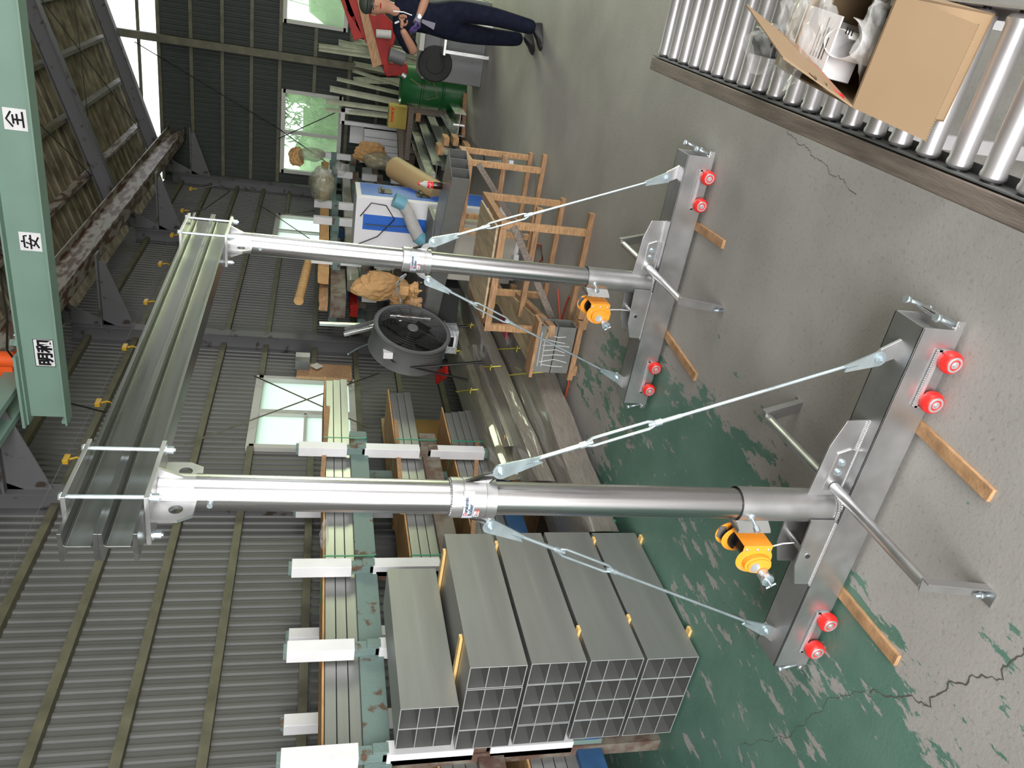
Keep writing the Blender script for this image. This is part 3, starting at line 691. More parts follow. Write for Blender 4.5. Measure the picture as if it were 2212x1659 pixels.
# winch
wb = px(.47)-.055; wy = 1.90
b = B(); b.prism([(wb+.01, yf+.03, .545), (wb-.02, yf+.02, .53), (wb-.035, yf+.02, .53), (wb-.035, yf+.02, .40), (wb-.02, yf+.02, .405), (wb+.01, yf+.03, .42)], (0, .10, 0))
for zz in (.425, .455, .49, .52): b.cyl((wb-.034, yf+.035, zz), (wb-.042, yf+.035, zz), .006, 8)
part('winch_bracket', b, 'alu', .001)
b = B(); b.cyl((px(.5)-.015, yp-.05, .505), (px(.5)-.035, yp-.10, .50), .006, 10); b.cyl((px(.5)-.031, yp-.09, .50), (px(.5)-.039, yp-.108, .499), .011, 6); b.ico((px(.5)-.014, yp-.055, .505), (.016, .01, .016), 2)
part('clamp_screw', b, 'zinc')
wc = V((-1.645, wy-.03, .455))
def dplate(y, c):
    pts = []
    pts += [(c.x+.046, y, c.z+.058), (c.x+.046, y, c.z-.058), (c.x+.03, y, c.z-.062)]
    for k in range(17):
        a = -PI/2*.85-k*(2*PI-PI*.85*1.15)/24; 
        pts.append((c.x-.012+.062*math.cos(a)*.95, y, c.z+.004+.072*math.sin(a)))
    pts += [(c.x+.03, y, c.z+.062)]
    return pts
b = B()
prof = [(c_.x, c_.z) for c_ in [wc]]
def oval(cx, cz, rx, rz, y, n=28): return [(cx+rx*math.cos(2*PI*k/n), y, cz+rz*math.sin(2*PI*k/n)) for k in range(n)]
b.prism(oval(wc.x-.012, wc.z, .058, .070, wc.y), (0, .003, 0)); b.box((wc.x+.0, wc.y-.0015, wc.z-.056), (wc.x+.048, wc.y+.002, wc.z+.056)); b.box((wc.x+.044, wc.y, wc.z-.056), (wc.x+.048, wc.y+.10, wc.z+.056))
b.prism(oval(wc.x-.02, wc.z-.008, .036, .052, wc.y-.022), (0, .023, 0)); b.prism(oval(wc.x-.022, wc.z-.012, .030, .045, wc.y-.028), (0, .008, 0))
winch = part('winch', b, 'orange', .003)
b = B(); b.prism(oval(wc.x-.026, wc.z+.006, .020, .018, wc.y-.0295), (0, .002, 0)); build('gear_opening', b, 'steel', winch)
b = B(); b.prism(oval(wc.x-.004, wc.z+.012, .055, .068, wc.y+.10), (0, .003, 0)); b.prism(oval(wc.x-.004, wc.z+.03, .05, .06, wc.y+.13), (0, .006, 0))
build('rear_plate', b, 'orange', winch, .002)
b = B(); b.cyl((wc.x-.005, wc.y+.005, wc.z), (wc.x-.005, wc.y+.10, wc.z), .034, 24); b.cyl((wc.x-.004, wc.y+.103, wc.z+.01), (wc.x-.004, wc.y+.13, wc.z+.02), .045, 24); build('drum', b, 'black', winch)
b = B(); b.prism([(wc.x+.03, wc.y+.127, wc.z+.085), (wc.x-.015, wc.y+.127, wc.z+.085), (wc.x-.03, wc.y+.127, wc.z+.06), (wc.x-.005, wc.y+.127, wc.z+.045), (wc.x+.03, wc.y+.127, wc.z+.06)], (0, .002, 0)); build('scale_window', b, 'mgrey', winch)
b = B(); hc = V((wc.x-.048, wc.y-.03, wc.z-.030)); b.cyl(hc, hc+V((0, -.028, 0)), .021, 24); b.cyl(hc+V((0, -.028, 0)), hc+V((0, -.042, 0)), .024, 8); b.tube([hc+V((0, -.04, 0)), hc+V((-.006, -.062, -.004))], .005, 10); b.tube([hc+V((-.016, -.06, .012)), hc+V((.004, -.058, -.02))], .003, 8)
build('crank_socket', b, 'zinc', winch)
b = B()
for zz in (-.042, 0, .042): b.ico((wc.x+.032, wc.y-.002, wc.z+zz), (.006, .003, .006), 2)
for u, v_ in ((-.06, .03), (-.05, .045), (-.045, .052), (.005, .0), (-.0, .045)): b.ico((wc.x+u, wc.y-.002, wc.z+v_), (.003, .002, .003), 1)
build('rivet', b, 'steel', winch)
b = B(); b.tube([(wc.x-.0, wc.y+.03, wc.z-.03), (wc.x+.0, yf+.04, wc.z-.10), (wc.x-.005, yf+.06, .30), (-1.655, yf+.07, .245)], .0028, 8); part('winch_cable', b, 'white')
# second leg: copies of every part, beyond
for o in leg: copy_tree(o, gn, (.088, 1.912, 0))
# twin I-beams and upper clamps
def xb(y): return -1.453+.046*(y-1.955)
b0 = 2.405; ya, ybm = 1.725, 4.105
for k in range(2):
    z0 = b0+k*.094; b = B(); hw = .044; 
    pr = [(-hw, 0), (hw, 0), (hw, .0105), (.008, .013), (.0035, .018), (.0035, .076), (.008, .081), (hw, .0835), (hw, .094), (-hw, .094), (-hw, .0835), (-.008, .081), (-.0035, .076), (-.0035, .018), (-.008, .013), (-hw, .0105)]
    n = len(pr); vs = [(xb(ya)+u, ya, z0+v) for u, v in pr]+[(xb(ybm)+u, ybm, z0+v) for u, v in pr]
    b.faces(vs, [(i, (i+1) % n, n+(i+1) % n, n+i) for i in range(n)]+[tuple(range(n)), tuple(range(n, 2*n))])
    o = build('i_beam', b, 'beam', gn, .0006); o['label'] = ('lower', 'upper')[k]+' aluminium I-beam'
for dy in (0, 1.912):
    yc = yp+dy; xc = xb(yc); zt2 = b0+.188
    b = B(); b.box((xc-.08, yc-.14, zt2), (xc+.08, yc+.14, zt2+.012)); build('top_plate', b, 'cast', gn, .001)
    for sx in (-1, 1):
        for sy in (-1, 1):
            X0, Y0 = xc+sx*.064, yc+sy*.115
            b = B(); b.cyl((X0, Y0, 2.365), (X0, Y0, zt2+.012), .0058, 14); cb = build('clamp_bolt', b, 'zinc', gn)
            b = B(); b.cyl((X0, Y0, zt2+.012), (X0, Y0, zt2+.022), .0115, 6); build('bolt_head', b, 'zinc', cb); b = B(); b.cyl((X0, Y0, 2.388), (X0, Y0, 2.392), .015, 20); b.cyl((X0, Y0, 2.37), (X0, Y0, 2.388), .0115, 6)
            build('nut', b, 'zinc', cb)

# lumber sticks under the bases
def stick(p0, p1, label, w_=.042, h=.032, m='wood', name='lumber_stick', grp=None, z=0):
    p0, p1 = V(p0), V(p1); b = B(); b.bar((p0.x, p0.y, z+h/2), (p1.x, p1.y, z+h/2), w_, h); return tag(build(name, b, m, None, .0015), label, 'lumber', grp)
def fl(x, y, z=0): return G(x, y, 2, z)
def ext(a, b_, k): a, b_ = V(a), V(b_); return b_+(b_-a)*k
for (tip, mid, lb) in (((2138, 1072), (1985, 925), 'orange lumber stick poking out under the near base beam, closest to the roller conveyor'), ((1935, 1428), (1822, 1290), 'orange lumber stick poking out under the near base beam by the green floor paint'),
                       ((1560, 528), (1508, 492), 'short orange stick end poking out under the far base beam beside its right wheels'), ((1500, 815), (1445, 735), 'orange stick poking out under the far base beam near its left wheels')):
    a, c = fl(*tip, .015), fl(*mid, .015); stick(a, c+(c-a)*.55, lb, .045, .0155, grp='lumber sticks under the gantry bases', z=0)

# ================================================================== STACK OF THREE-CELL TUBES
cw, ch, cl = .143, .281, .97
def tubeprof(name, X, Y, Z, w_, h, L_, cells=3, m='tube', parent=None, wall=.0028, axis='y'):
    b = B(); t = wall
    def bx(x0_, x1_, z0_, z1_): 
        if axis == 'y': b.box((X+x0_, Y, Z+z0_), (X+x1_, Y+L_, Z+z1_))
        else: b.box((X, Y+x0_, Z+z0_), (X+L_, Y+x1_, Z+z1_))
    bx(0, t, 0, h); bx(w_-t, w_, 0, h); bx(t, w_-t, 0, t); bx(t, w_-t, h-t, h)
    for k in range(1, cells): bx(t, w_-t, h*k/cells-t/2, h*k/cells+t/2)
    yf_ = Y-.0012
    def rx_(x0_, x1_, z0_, z1_): b.box((X+x0_, yf_, Z+z0_), (X+x1_, Y-.0001, Z+z1_), 1)
    t = .0042; rx_(0, t, 0, h); rx_(w_-t, w_, 0, h); rx_(t, w_-t, 0, t); rx_(t, w_-t, h-t, h)
    for k in range(1, cells): rx_(t, w_-t, h*k/cells-t/2, h*k/cells+t/2)
    return build(name, b, [m, 'rim'], parent)
Y0 = 2.516; XR0 = -2.868
zl = [0, .015, .308, .606, .908, 1.212]
lay = {5: .016, 4: .316, 3: .616, 2: .916, 1: 1.218}
lname = {5: 'bottom', 4: 'second from bottom', 3: 'middle', 2: 'second from top', 1: 'top'}
cname = ['front column next to the green floor', 'second column from the green floor', 'second column from the rack', 'column nearest the rack']
for L in (5, 4, 3, 2, 1):
    for c in range(4 if L > 1 else 2):
        off = {5: 0, 4: .004, 3: -.002, 2: -.008, 1: -.262}[L]
        x_ = XR0+off-(c+1)*cw-(c*.003 if L in (2, 3) else c*.0008)
        dy = random.uniform(0, .006)+{2: .0, 3: .0}.get(L, 0)
        o = tubeprof('rectangular_tube', x_, Y0+dy, lay[L], cw, ch, cl)
        if L == 1: lb = 'three-cell aluminium tube of the top layer, ' + ('nearer the gantry' if c == 0 else 'nearer the rack')
        else: lb = 'three-cell tube in the %s layer, %s' % (lname[L], cname[c])
        tag(o, lb, 'metal tube', 'stack of three-cell aluminium tubes')
sp = [(1, .22, 1.199, 'thin yellow spacer stick on the second tube layer, near end', -2.90, -3.45), (1, .86, 1.199, 'thin yellow spacer stick on the second tube layer, far end', -2.90, -3.45),
      (2, .88, .899, 'spacer stick tip between second and third tube layers', -2.862, -3.45), (3, .20, .599, 'yellow spacer stick protruding between third and fourth tube layers, near end', -2.845, -3.45),
      (4, .27, .299, 'spacer stick tip between fourth and bottom tube layers, near end', -2.85, -3.45), (4, .90, .299, 'spacer stick tip between fourth and bottom tube layers, far end', -2.85, -3.45),
      (5, .16, 0, 'yellow stick under the bottom tubes, near end', -2.835, -3.45), (5, .90, 0, 'yellow stick under the bottom tubes, far end', -2.835, -3.45)]
for L, dy, z_, lb, xa, xb_ in sp:
    b = B(); b.box((xb_, Y0+dy-.018, z_), (xa, Y0+dy+.018, z_+.0155)); tag(build('spacer_stick', b, 'woody', None, .001), lb, 'lumber', 'spacer sticks in the tube stack')

# ================================================================== NEAR RACK ALONG THE LEFT WALL
rk = thing('cantilever_rack', (-3.9, 4.4, 0), 'chipped teal and rusty steel storage rack with white-sleeved pegs along the left wall', 'rack')
rz = [(1.49, 'teal'), (.90, 'rust'), (.35, 'blue')]
arms = [1.93, 2.63, 3.33, 4.03, 4.73, 5.43]
for (z0, m), tops in zip(rz, (2.04, 1.52, .98)):
    b = B(); hb = .14
    b.box((-3.70, 1.6, z0), (-3.62, 5.75, z0+hb)); b.box((-4.14, 1.6, z0), (-4.08, 5.75, z0+hb)); build('shelf_rail', b, m, rk, .002)
    pt = z0+hb
    for i, y in enumerate(arms):
        b = B(); b.box((-4.30, y-.03, z0+.02), (-3.55, y+.03, z0+.10)); build('cross_arm', b, m, rk, .002)
        for xs in (-3.60, -4.22):
            if xs == -4.22 and m == 'blue': continue
            b = B(); b.box((xs-.032, y-.032, z0+.0), (xs+.032, y+.032, tops+.02)); build('peg', b, 'teal' if m != 'rust' else 'rust', rk, .002)
            b = B(); b.box((xs-.042, y-.045, pt+.03), (xs+.042, y+.045, tops)); build('white_sleeve', b, 'white', rk, .003)
for y in (1.93, 5.6):
    b = B(); b.box((-4.05, y-.05, 0), (-3.95, y+.05, 1.7)); build('upright', b, 'teal', rk, .002)
for y in (2.63, 4.03):
    b = B(); b.box((-3.68, y-.045, 0), (-3.60, y+.045, 1.5)); build('upright', b, 'rust', rk, .002)
text('chalk_marks', '押HH 2-E3', .075, frame_m((-3.6175, 3.45, .95), (0, 1, 0), (0, 0, 1)), 'chalk', rk, .0005)
lev = ['top', 'middle', 'lowest']
for li, (zb_, cols) in enumerate(((1.63, ('tube',)*3), (1.04, ('tube',)*3), (.49, ('tube',)*4))):
    n = 3 if li < 2 else 4; yend = (6.75, 6.55, 6.25)[li]
    for k in range(n):
        z_ = zb_+k*.066; b = B(); b.box((-4.12, 1.5, z_), (-3.665, yend-.02*k, z_+.062))
        tag(build('flat_bar_bundle', b, 'tube', None, .002), 'long aluminium bars on the %s rack level, %s course' % (lev[li], ('bottom', 'second', 'third', 'fourth')[k]), 'metal bars', 'aluminium bars on the near rack')
    b = B(); zc = zb_+n*.066; b.box((-4.13, 1.5, zc), (-3.67, yend+.05, zc+.012)); b.box((-3.664, 1.5, zb_+.12), (-3.655, 2.6, zc+.01)) if li == 0 else None
    tag(build('cardboard_cover', b, 'kraft'), 'brown cardboard sheet covering the bars on the %s rack level' % lev[li], 'cardboard')
    for yt, mm in ((5.62, 'grope'), (4.15, 'grope')):
        if li == 2 and yt < 5: continue
        b = B(); b.box((-4.13, yt, zb_-.14), (-3.6, yt+.012, zb_-.13)); b.box((-3.612, yt, zb_-.14), (-3.608, yt+.012, zc+.012)); b.box((-4.13, yt, zc+.012), (-3.61, yt+.012, zc+.016))
        tag(build('strapping_tape', b, mm), 'green tape tied round the %s rack level %s' % (lev[li], 'near the far end' if yt > 5 else 'at mid length'), 'tape')
    b = B(); b.bar((-3.63, yend-1.9, zc+.03), (-3.66, yend-.55, zb_+.03 if li == 2 else zc-.02), .03, .035)
    tag(build('loose_batten', b, 'woodx'), 'pale wooden batten leaning on the bars of the %s rack level' % lev[li], 'lumber')
b = B(); b.box((-4.40, 5.4, .02), (-4.36, 7.2, 1.22)); tag(build('gold_board', b, 'gold'), 'gold-brown sheet standing against the left wall behind the rack', 'board')
b = B(); b.ico(G(700, 1155, 0, -3.66), (.06, .12, .03), 2, jit=.5, seed=3); tag(build('loose_film', b, 'film'), 'scrap of clear film hanging on the top rack level', 'plastic film')
b = B(); p0, p1 = G(660, 790, 0, XL+.16), G(795, 772, 0, XL+.16)
b.box((XL+.09, 8.05, 1.50), (XL+.13, 8.38, 2.12)); tag(build('wall_board', b, 'woodx', None, .002), 'orange-brown wooden board fixed to the left wall beside the steel column', 'board')
sb = thing('switch_box', (XL+.2, 8.45, 2.0), 'small grey switch box on the wooden wall board', 'switch box')
b = B(); b.box((XL+.13, 8.2, 1.98), (XL+.24, 8.42, 2.14)); build('box_body', b, 'mgrey', sb, .003); b = B(); b.box((XL+.24, 8.31, 1.98), (XL+.245, 8.42, 2.14)); build('cover', b, 'frame', sb, .002)
b = B(); c = V((XL+.15, 8.27, 1.90)); b.prism([c+V((0, -.08, 0)), c+V((0, 0, -.075)), c+V((0, .08, 0)), c+V((0, 0, .075))], (.006, 0, 0)); tag(build('diamond_plate', b, 'frame'), 'small grey diamond plate on the wooden wall board', 'plate')

# ================================================================== WRAPPED BUNDLES ON THE FLOOR BEYOND THE STACK
def slab(name, a0, a1, b1, b0, zb_, m, label, cat, group=None, jit=.012, seg=14, grp=None):
    """long soft-edged bundle: top outline a0->a1 (left edge), b0->b1 (right edge) at top height; a?,b? are 3D points"""
    b = B(); n = seg; rows = []
    a0, a1, b0, b1 = map(V, (a0, a1, b0, b1))
    for i in range(n+1):
        t = i/n; p = a0.lerp(a1, t); q = b0.lerp(b1, t); rows.append([])
        h = p.z-zb_
        for (u, z) in ((0, 0), (-.01, .5), (.03, .93), (.12, 1), (.5, .985), (.88, 1), (.97, .93), (1.01, .5), (1, 0)):
            r_ = p.lerp(q, u); r_.z = zb_+h*z
            k = noise.noise(V((i*1.3+u*3, z*4, a0.x*5)))*jit*2
            r_.x += k; r_.z += (k if z > .3 else 0); rows[-1].append(b.bm.verts.new(r_))
    m_ = len(rows[0])
    for i in range(n):
        for j in range(m_-1): f = b.bm.faces.new((rows[i][j], rows[i][j+1], rows[i+1][j+1], rows[i+1][j])); f.smooth = True
        b.bm.faces.new((rows[i][0], rows[i+1][0], rows[i+1][-1], rows[i][-1]))
    b.bm.faces.new(rows[0]); b.bm.faces.new(rows[-1][::-1])
    o = build(name, b, m); return tag(o, label, cat, group)
def tq(x, y, z): return G(x, y, 2, z)
wg = 'plastic-wrapped bundles on the floor'
slab('wrapped_bundle', tq(1040, 1035, .50), tq(905, 585, .50), tq(938, 585, .50), tq(1090, 1035, .50), .30, 'wrapg', 'film-wrapped bundle nearest the rack with yellow ties, behind the near post', 'bundle', wg)
slab('wrapped_bundle', tq(1082, 965, .42), tq(1003, 745, .42), tq(1020, 745, .42), tq(1100, 965, .42), .28, 'wrap', 'narrow film-wrapped bundle with brown end cap and black label', 'bundle', wg)
slab('wrapped_bundle', tq(1118, 1040, .38), tq(945, 590, .38), tq(985, 590, .38), tq(1165, 1040, .38), .262, 'wrap', 'long glossy film-wrapped bundle in the middle of the floor row', 'bundle', wg)
slab('wrapped_bundle', tq(1180, 1150, .25), tq(1015, 640, .25), tq(1092, 640, .25), tq(1275, 1150, .25), .06, 'wrap', 'widest film-wrapped double bundle, lowest and nearest the open floor', 'bundle', wg)
b = B(); c0 = tq(1083, 968, .42); b.box(c0+V((-.01, -.03, -.14)), c0+V((.13, .0, .0))); cap = build('end_cap', b, 'kraft', None, .004); tag(cap, 'brown cardboard end cap with black label on the narrow bundle', 'end cap')
b = B(); b.box(c0+V((.03, -.034, -.11)), c0+V((.09, -.03, -.03))); build('label', b, 'text', cap)
# bearer blocks under them
bearers = [((1160, 780), (1190, 905)), ((1032, 705), (1045, 740)), ((985, 670), (995, 700)), ((1110, 840), (1130, 900)), ((1100, 880), (1160, 1000))]
for i, (y_, lb) in enumerate(((4.15, 'nearest the tube stack'), (5.0, 'second from the tube stack'), (6.0, 'third from the tube stack'), (7.2, 'fourth from the tube stack'), (8.4, 'furthest from the tube stack'))):
    xc = -3.05+.16*(y_-5)*.6
    b = B(); b.box((xc-.75, y_-.04, 0), (xc+.10, y_+.04, .06)); tag(build('bearer_block', b, 'woodx', None, .003), 'wooden bearer under the wrapped bundles, '+lb, 'lumber', 'bearers under the wrapped bundles')
    if i < 4:
        b = B(); b.box((xc-.95, y_+.2, .06), (xc-.28, y_+.27, .16)); b.box((xc-.98, y_+.2, .16), (xc-.55, y_+.27, .29)); tag(build('packing_block', b, 'wood', None, .003), 'stepped packing block between the wrapped bundles, '+lb, 'lumber', 'packing blocks between the wrapped bundles')
def strap(pts, label, m='yrope', r=.0055):
    b = B(); P_ = [V(p) for p in pts]; b.tube(P_, r, 6)
    k = P_[1]; b.tube([k, k+V((.012, -.012, .018)), k+V((.03, -.02, .012))], r*.7, 6); b.tube([k, k+V((-.01, -.015, .02)), k+V((-.028, -.02, .014))], r*.7, 6)
    return tag(build('tie_tape', b, m), label, 'tie', 'yellow ties round the wrapped bundles')
sz = .262
for q0, q1, z_, lb in (((1152, 805), (1085, 812), .262, 'nearest the camera on the widest bundle'), ((1120, 752), (1065, 755), .262, 'third from the far end on the widest bundle'), ((1098, 702), (1042, 708), .262, 'second from the far end on the widest bundle'), ((1072, 655), (1022, 657), .262, 'at the far end of the widest bundle'),
                       ((1063, 792), (1026, 792), .392, 'nearest the camera on the middle glossy bundle'), ((1020, 702), (1002, 702), .392, 'beside the clear tub on the middle glossy bundle'),
                       ((1020, 842), (985, 846), .512, 'nearest the camera on the bundle by the rack'), ((988, 758), (958, 760), .512, 'in the middle of the bundle by the rack')):
    a, c = tq(*q0, z_), tq(*q1, z_); strap([a+V((.01, 0, -.08)), a, a.lerp(c, .5)+V((0, 0, .006)), c, c+V((-.02, 0, -.1))], 'yellow tape tie '+lb)
b = B(); b.tube([tq(1255, 1147, .02), tq(1328, 1125, .012)], .010, 8); b.tube([tq(1255, 1147, .02), tq(1230, 1155, .03)], .010, 8); tag(build('green_rod', b, 'grope'), 'short green rod on the floor beside the tube stack', 'rod')
# pine block behind the stack, pink sheet, plywood plank, battens
b = B(); p = tq(1120, 1130, .16); b.box((p.x-.2, p.y-.05, 0), (p.x+.16, p.y+.05, .20)); tag(build('pine_block', b, 'wood', None, .003), 'knotty pine block on the floor behind the tube stack', 'lumber')
p0, p1, p2, p3 = tq(1152, 800, .30), tq(1062, 628, .30), tq(1110, 640, .30), tq(1190, 712, .30)
b = B(); b.prism([p0, p1, p2, p3], (0, 0, .012)); tag(build('plywood_plank', b, 'ply', None, .001), 'grey-brown plywood plank lying beside the widest wrapped bundle', 'board')
b = B(); b.bar(tq(1118, 642, .272), tq(1192, 716, .272), .09, .05); b.bar(p1+V((.05, 0, -.03)), p0+V((.08, 0.05, -.03)), .09, .05); tag(build('plank_bearer', b, 'woodx', None, .002), 'timber frame under the plywood plank', 'lumber')
for q in ((1178, 712), (1090, 660)):
    c = tq(*q, .12); b = B(); b.box((c.x-.05, c.y-.05, 0), (c.x+.05, c.y+.05, .245)); tag(build('support_block', b, 'wood', None, .003), 'wooden block holding up the plywood plank '+('at its near end' if q[0] > 1100 else 'at its far end'), 'lumber')
b = B(); c = tq(1088, 697, .275); b.box(c+V((-.10, -.16, -.008)), c+V((.03, .16, .003))); tag(build('pink_sheet', b, 'pink', None, .002), 'pink sheet tucked under the film of the widest bundle', 'sheet')
# chalk-marked short tube between wood strips
sx0, sx1, sy, sz0, sz1 = -2.60, -2.22, 5.05, .075, .36
b = B()
p = lambda a, z: (a, sy, z)
b.box((sx0, sy, sz0), (sx1, sy+.006, sz1)); b.box((sx0, sy+.14, sz0), (sx1, sy+.146, sz1)); 
for z in (sz0, (sz0+sz1)/2, sz1-.006): b.box((sx0, sy, z), (sx1, sy+.146, z+.006))
st = build('short_tube', b, 'tube'); tag(st, 'short chalk-scribbled piece of aluminium tube between wood strips on the floor', 'metal tube')
b = B(); rr = random.Random(3)
for k in range(7):
    x = sx0+.06+k*.04; b.tube([(x+rr.uniform(-.01, .01), sy-.0015, sz0+.03+rr.uniform(0, .05)), (x+rr.uniform(-.02, .02), sy-.0015, .21), (x+rr.uniform(-.03, .03), sy-.0015, sz1-.03-rr.uniform(0, .04))], .0028, 5)
for z in (.30, .33): b.tube([(sx0+.05, sy-.0015, z), (sx1-.05, sy-.0015, z+.01)], .0028, 5)
build('chalk_scribble', b, 'chalk', st)
for z0, z1, xx, lb in ((.36, .385, .04, 'flat wood strip on top of the short chalk-marked tube'), (.035, .075, .05, 'flat wood strip under the short chalk-marked tube')):
    b = B(); b.box((sx0-xx, sy-.02, z0), (sx1+xx, sy+.12, z1)); tag(build('wood_strip', b, 'woodx', None, .002), lb, 'lumber')
for a_, c_, lb in (((sx1-.02, sy+.02, 0), (sx1+.10, sy+.10, .035), 'wood offcut on the floor under the right end of the chalk-marked tube'), ((sx1+.06, sy+.03, .035), (sx1+.13, sy+.11, .075), 'wood offcut stacked on another right of the chalk-marked tube'), ((sx0-.03, sy+.02, 0), (sx0+.05, sy+.1, .035), 'wood offcut on the floor under the left end of the chalk-marked tube')):
    b = B(); b.box(a_, c_); tag(build('wood_offcut', b, 'wood', None, .002), lb, 'lumber')
# red hose
b = B(); hp = [(1190, 560), (1165, 535), (1130, 520), (1125, 500)]
pts = [tq(*q, .012) for q in ((1112, 600), (1150, 582), (1172, 560), (1168, 530), (1140, 515))]; b.tube(pts, .008, 8)
pts = [tq(*q, .012) for q in ((1205, 625), (1210, 700), (1228, 745), (1228, 830), (1215, 880), (1200, 868), (1190, 830), (1172, 808), (1162, 812))]; b.tube(pts, .008, 8)
pts = [tq(*q, .012) for q in ((1210, 700), (1222, 660), (1230, 640))]; b.tube(pts, .008, 8)
tag(build('air_hose', b, 'hose'), 'thin red air hose snaking on the floor round the chalk-marked tube', 'hose')
# clear tub with lid and label, blue gloves
tb = tq(985, 735, .515); tbz = .515
tub = thing('plastic_tub', tb, 'clear plastic tub with black label standing on the wrapped bundle by the far post', 'tub')
b = B(); cx, cy_ = tb.x+.02, tb.y
def tubbox(b, x0_, x1_, y0_, y1_, z0_, z1_, t=.004):
    b.box((x0_, y0_, z0_), (x1_, y1_, z0_+t)); b.box((x0_, y0_, z0_), (x0_+t, y1_, z1_)); b.box((x1_-t, y0_, z0_), (x1_, y1_, z1_)); b.box((x0_, y0_, z0_), (x1_, y0_+t, z1_)); b.box((x0_, y1_-t, z0_), (x1_, y1_, z1_))
tubbox(b, cx-.13, cx+.13, cy_-.10, cy_+.22, tbz, tbz+.13); b.box((cx-.15, cy_-.12, tbz+.125), (cx-.13, cy_+.24, tbz+.14)); b.box((cx+.13, cy_-.12, tbz+.125), (cx+.15, cy_+.24, tbz+.14)); b.box((cx-.15, cy_-.12, tbz+.125), (cx+.15, cy_-.10, tbz+.14))
build('tub_body', b, 'tub', tub, .002)
b = B(); b.box((cx-.06, cy_-.104, tbz+.02), (cx+.07, cy_-.101, tbz+.10)); lb_ = build('label', b, 'paper', tub)
b = B(); b.box((cx-.05, cy_-.1065, tbz+.045), (cx+.06, cy_-.104, tbz+.095)); build('label_print', b, 'text', lb_)
b = B(); g0 = V((cx-.06, cy_-.02, tbz+.15)); b.ico(g0, (.07, .07, .035), 3, jit=.5, seed=5)
for k in range(5): b.tube([g0+V((-.03+.015*k, -.03, .01)), g0+V((-.09+.03*k, -.08, .03)), g0+V((-.11+.035*k, -.12, -.02))], .014, 8)
tag(build('blue_gloves', b, 'cloth'), 'crumpled pale blue rubber gloves lying on the clear tub', 'gloves')

# ================================================================== TRESTLES WITH RECTANGULAR TUBE, BOTTLE, MACHINE
def pt_over(base, x):          # height above a floor point at photo column x
    lo, hi = -1, 6
    for _ in range(50):
        m = (lo+hi)/2; q = V((base[0], base[1], m))-CAM; px_ = 1106-FPX*q.dot(UPV)/q.dot(FWD)
        if px_ > x: lo = m
        else: hi = m
    return m
def trestle(name, label, Yf, Xa, Xb, dep, H, sill=.0):
    t = thing(name, ((Xa+Xb)/2, Yf, 0), label, 'trestle'); s = .05
    b = B(); b.bar((Xa-.12, Yf, .02), (Xb+.15, Yf, .02), .055, .04); build('floor_rail', b, 'woodx', t, .002)
    b = B(); b.bar((Xa-.05, Yf+dep, .02), (Xb+.05, Yf+dep, .02), .055, .04); build('floor_rail', b, 'woodx', t, .002)
    for X in (Xa, Xb):
        for yy in (Yf, Yf+dep):
            b = B(); b.bar((X, yy, .04), (X, yy, H-.05), .05, .045, (0, 1, 0)); build('leg', b, 'wood', t, .002)
        b = B(); b.bar((X, Yf-.03, H-.03), (X, Yf+dep+.03, H-.03), .05, .05); build('top_rail', b, 'woodx', t, .002)
    b = B(); b.bar((Xa, Yf-.03, .1), (Xb, Yf-.03, H-.1), .05, .03, (0, 1, 0)); build('diagonal_brace', b, 'greywood' if 'far' in label else 'woodx', t, .002)
    b = B(); b.bar((Xa-.05, Yf+dep/2, H*.45), (Xb+.05, Yf+dep/2, H*.45), .045, .045); build('cross_rail', b, 'woodx', t, .002)
    b = B(); b.bar((Xa, Yf, H-.03), (Xb, Yf, H-.03), .05, .05); build('top_rail', b, 'woodx', t, .002)
    return t
trestle('wooden_trestle', 'pale timber trestle under the right end of the rectangular tube, far side', 6.95, -2.15, -1.52, .5, .72)
trestle('wooden_trestle', 'pale timber trestle with plywood top between the far post and the open floor', 5.42, -2.42, -1.60, .75, .70)
b = B(); b.box((-2.35, 5.42, .705), (-1.62, 6.1, .72)); tag(build('plywood_sheet', b, 'ply', None, .001), 'worn plywood sheet lying on the nearer trestle', 'board')
A_, Bq, C_ = tq(1016, 388, .725), tq(976, 557, .725), tq(1007, 333, .725)
d1 = (Bq-A_); d2 = (C_-A_)
ln = d1.length; d1.normalize(); d2n = (d2-d1*d2.dot(d1)).normalized(); w3 = .40
st = thing('rectangular_tube', A_, 'long grey aluminium tube with three side-by-side cells resting on the trestles', 'metal tube', 'aluminium tubes')
b = B(); Hh = .16; L3 = 1.9
def ob(u0, u1, v0, v1, z0, z1): 
    P_ = [A_+d1*u+d2n*v for u, v in ((u0, v0), (u1, v0), (u1, v1), (u0, v1))]
    b.hexa([p+V((0, 0, z0)) for p in P_]+[p+V((0, 0, z1)) for p in P_])
ob(0, L3, 0, w3, 0, .004); ob(0, L3, 0, w3, Hh-.004, Hh)
for k in range(4): ob(0, L3, w3*k/3-(.004 if k == 3 else 0), w3*k/3+(.004 if k < 3 else 0), 0, Hh)
build('tube_body', b, 'tube', st, .0005)
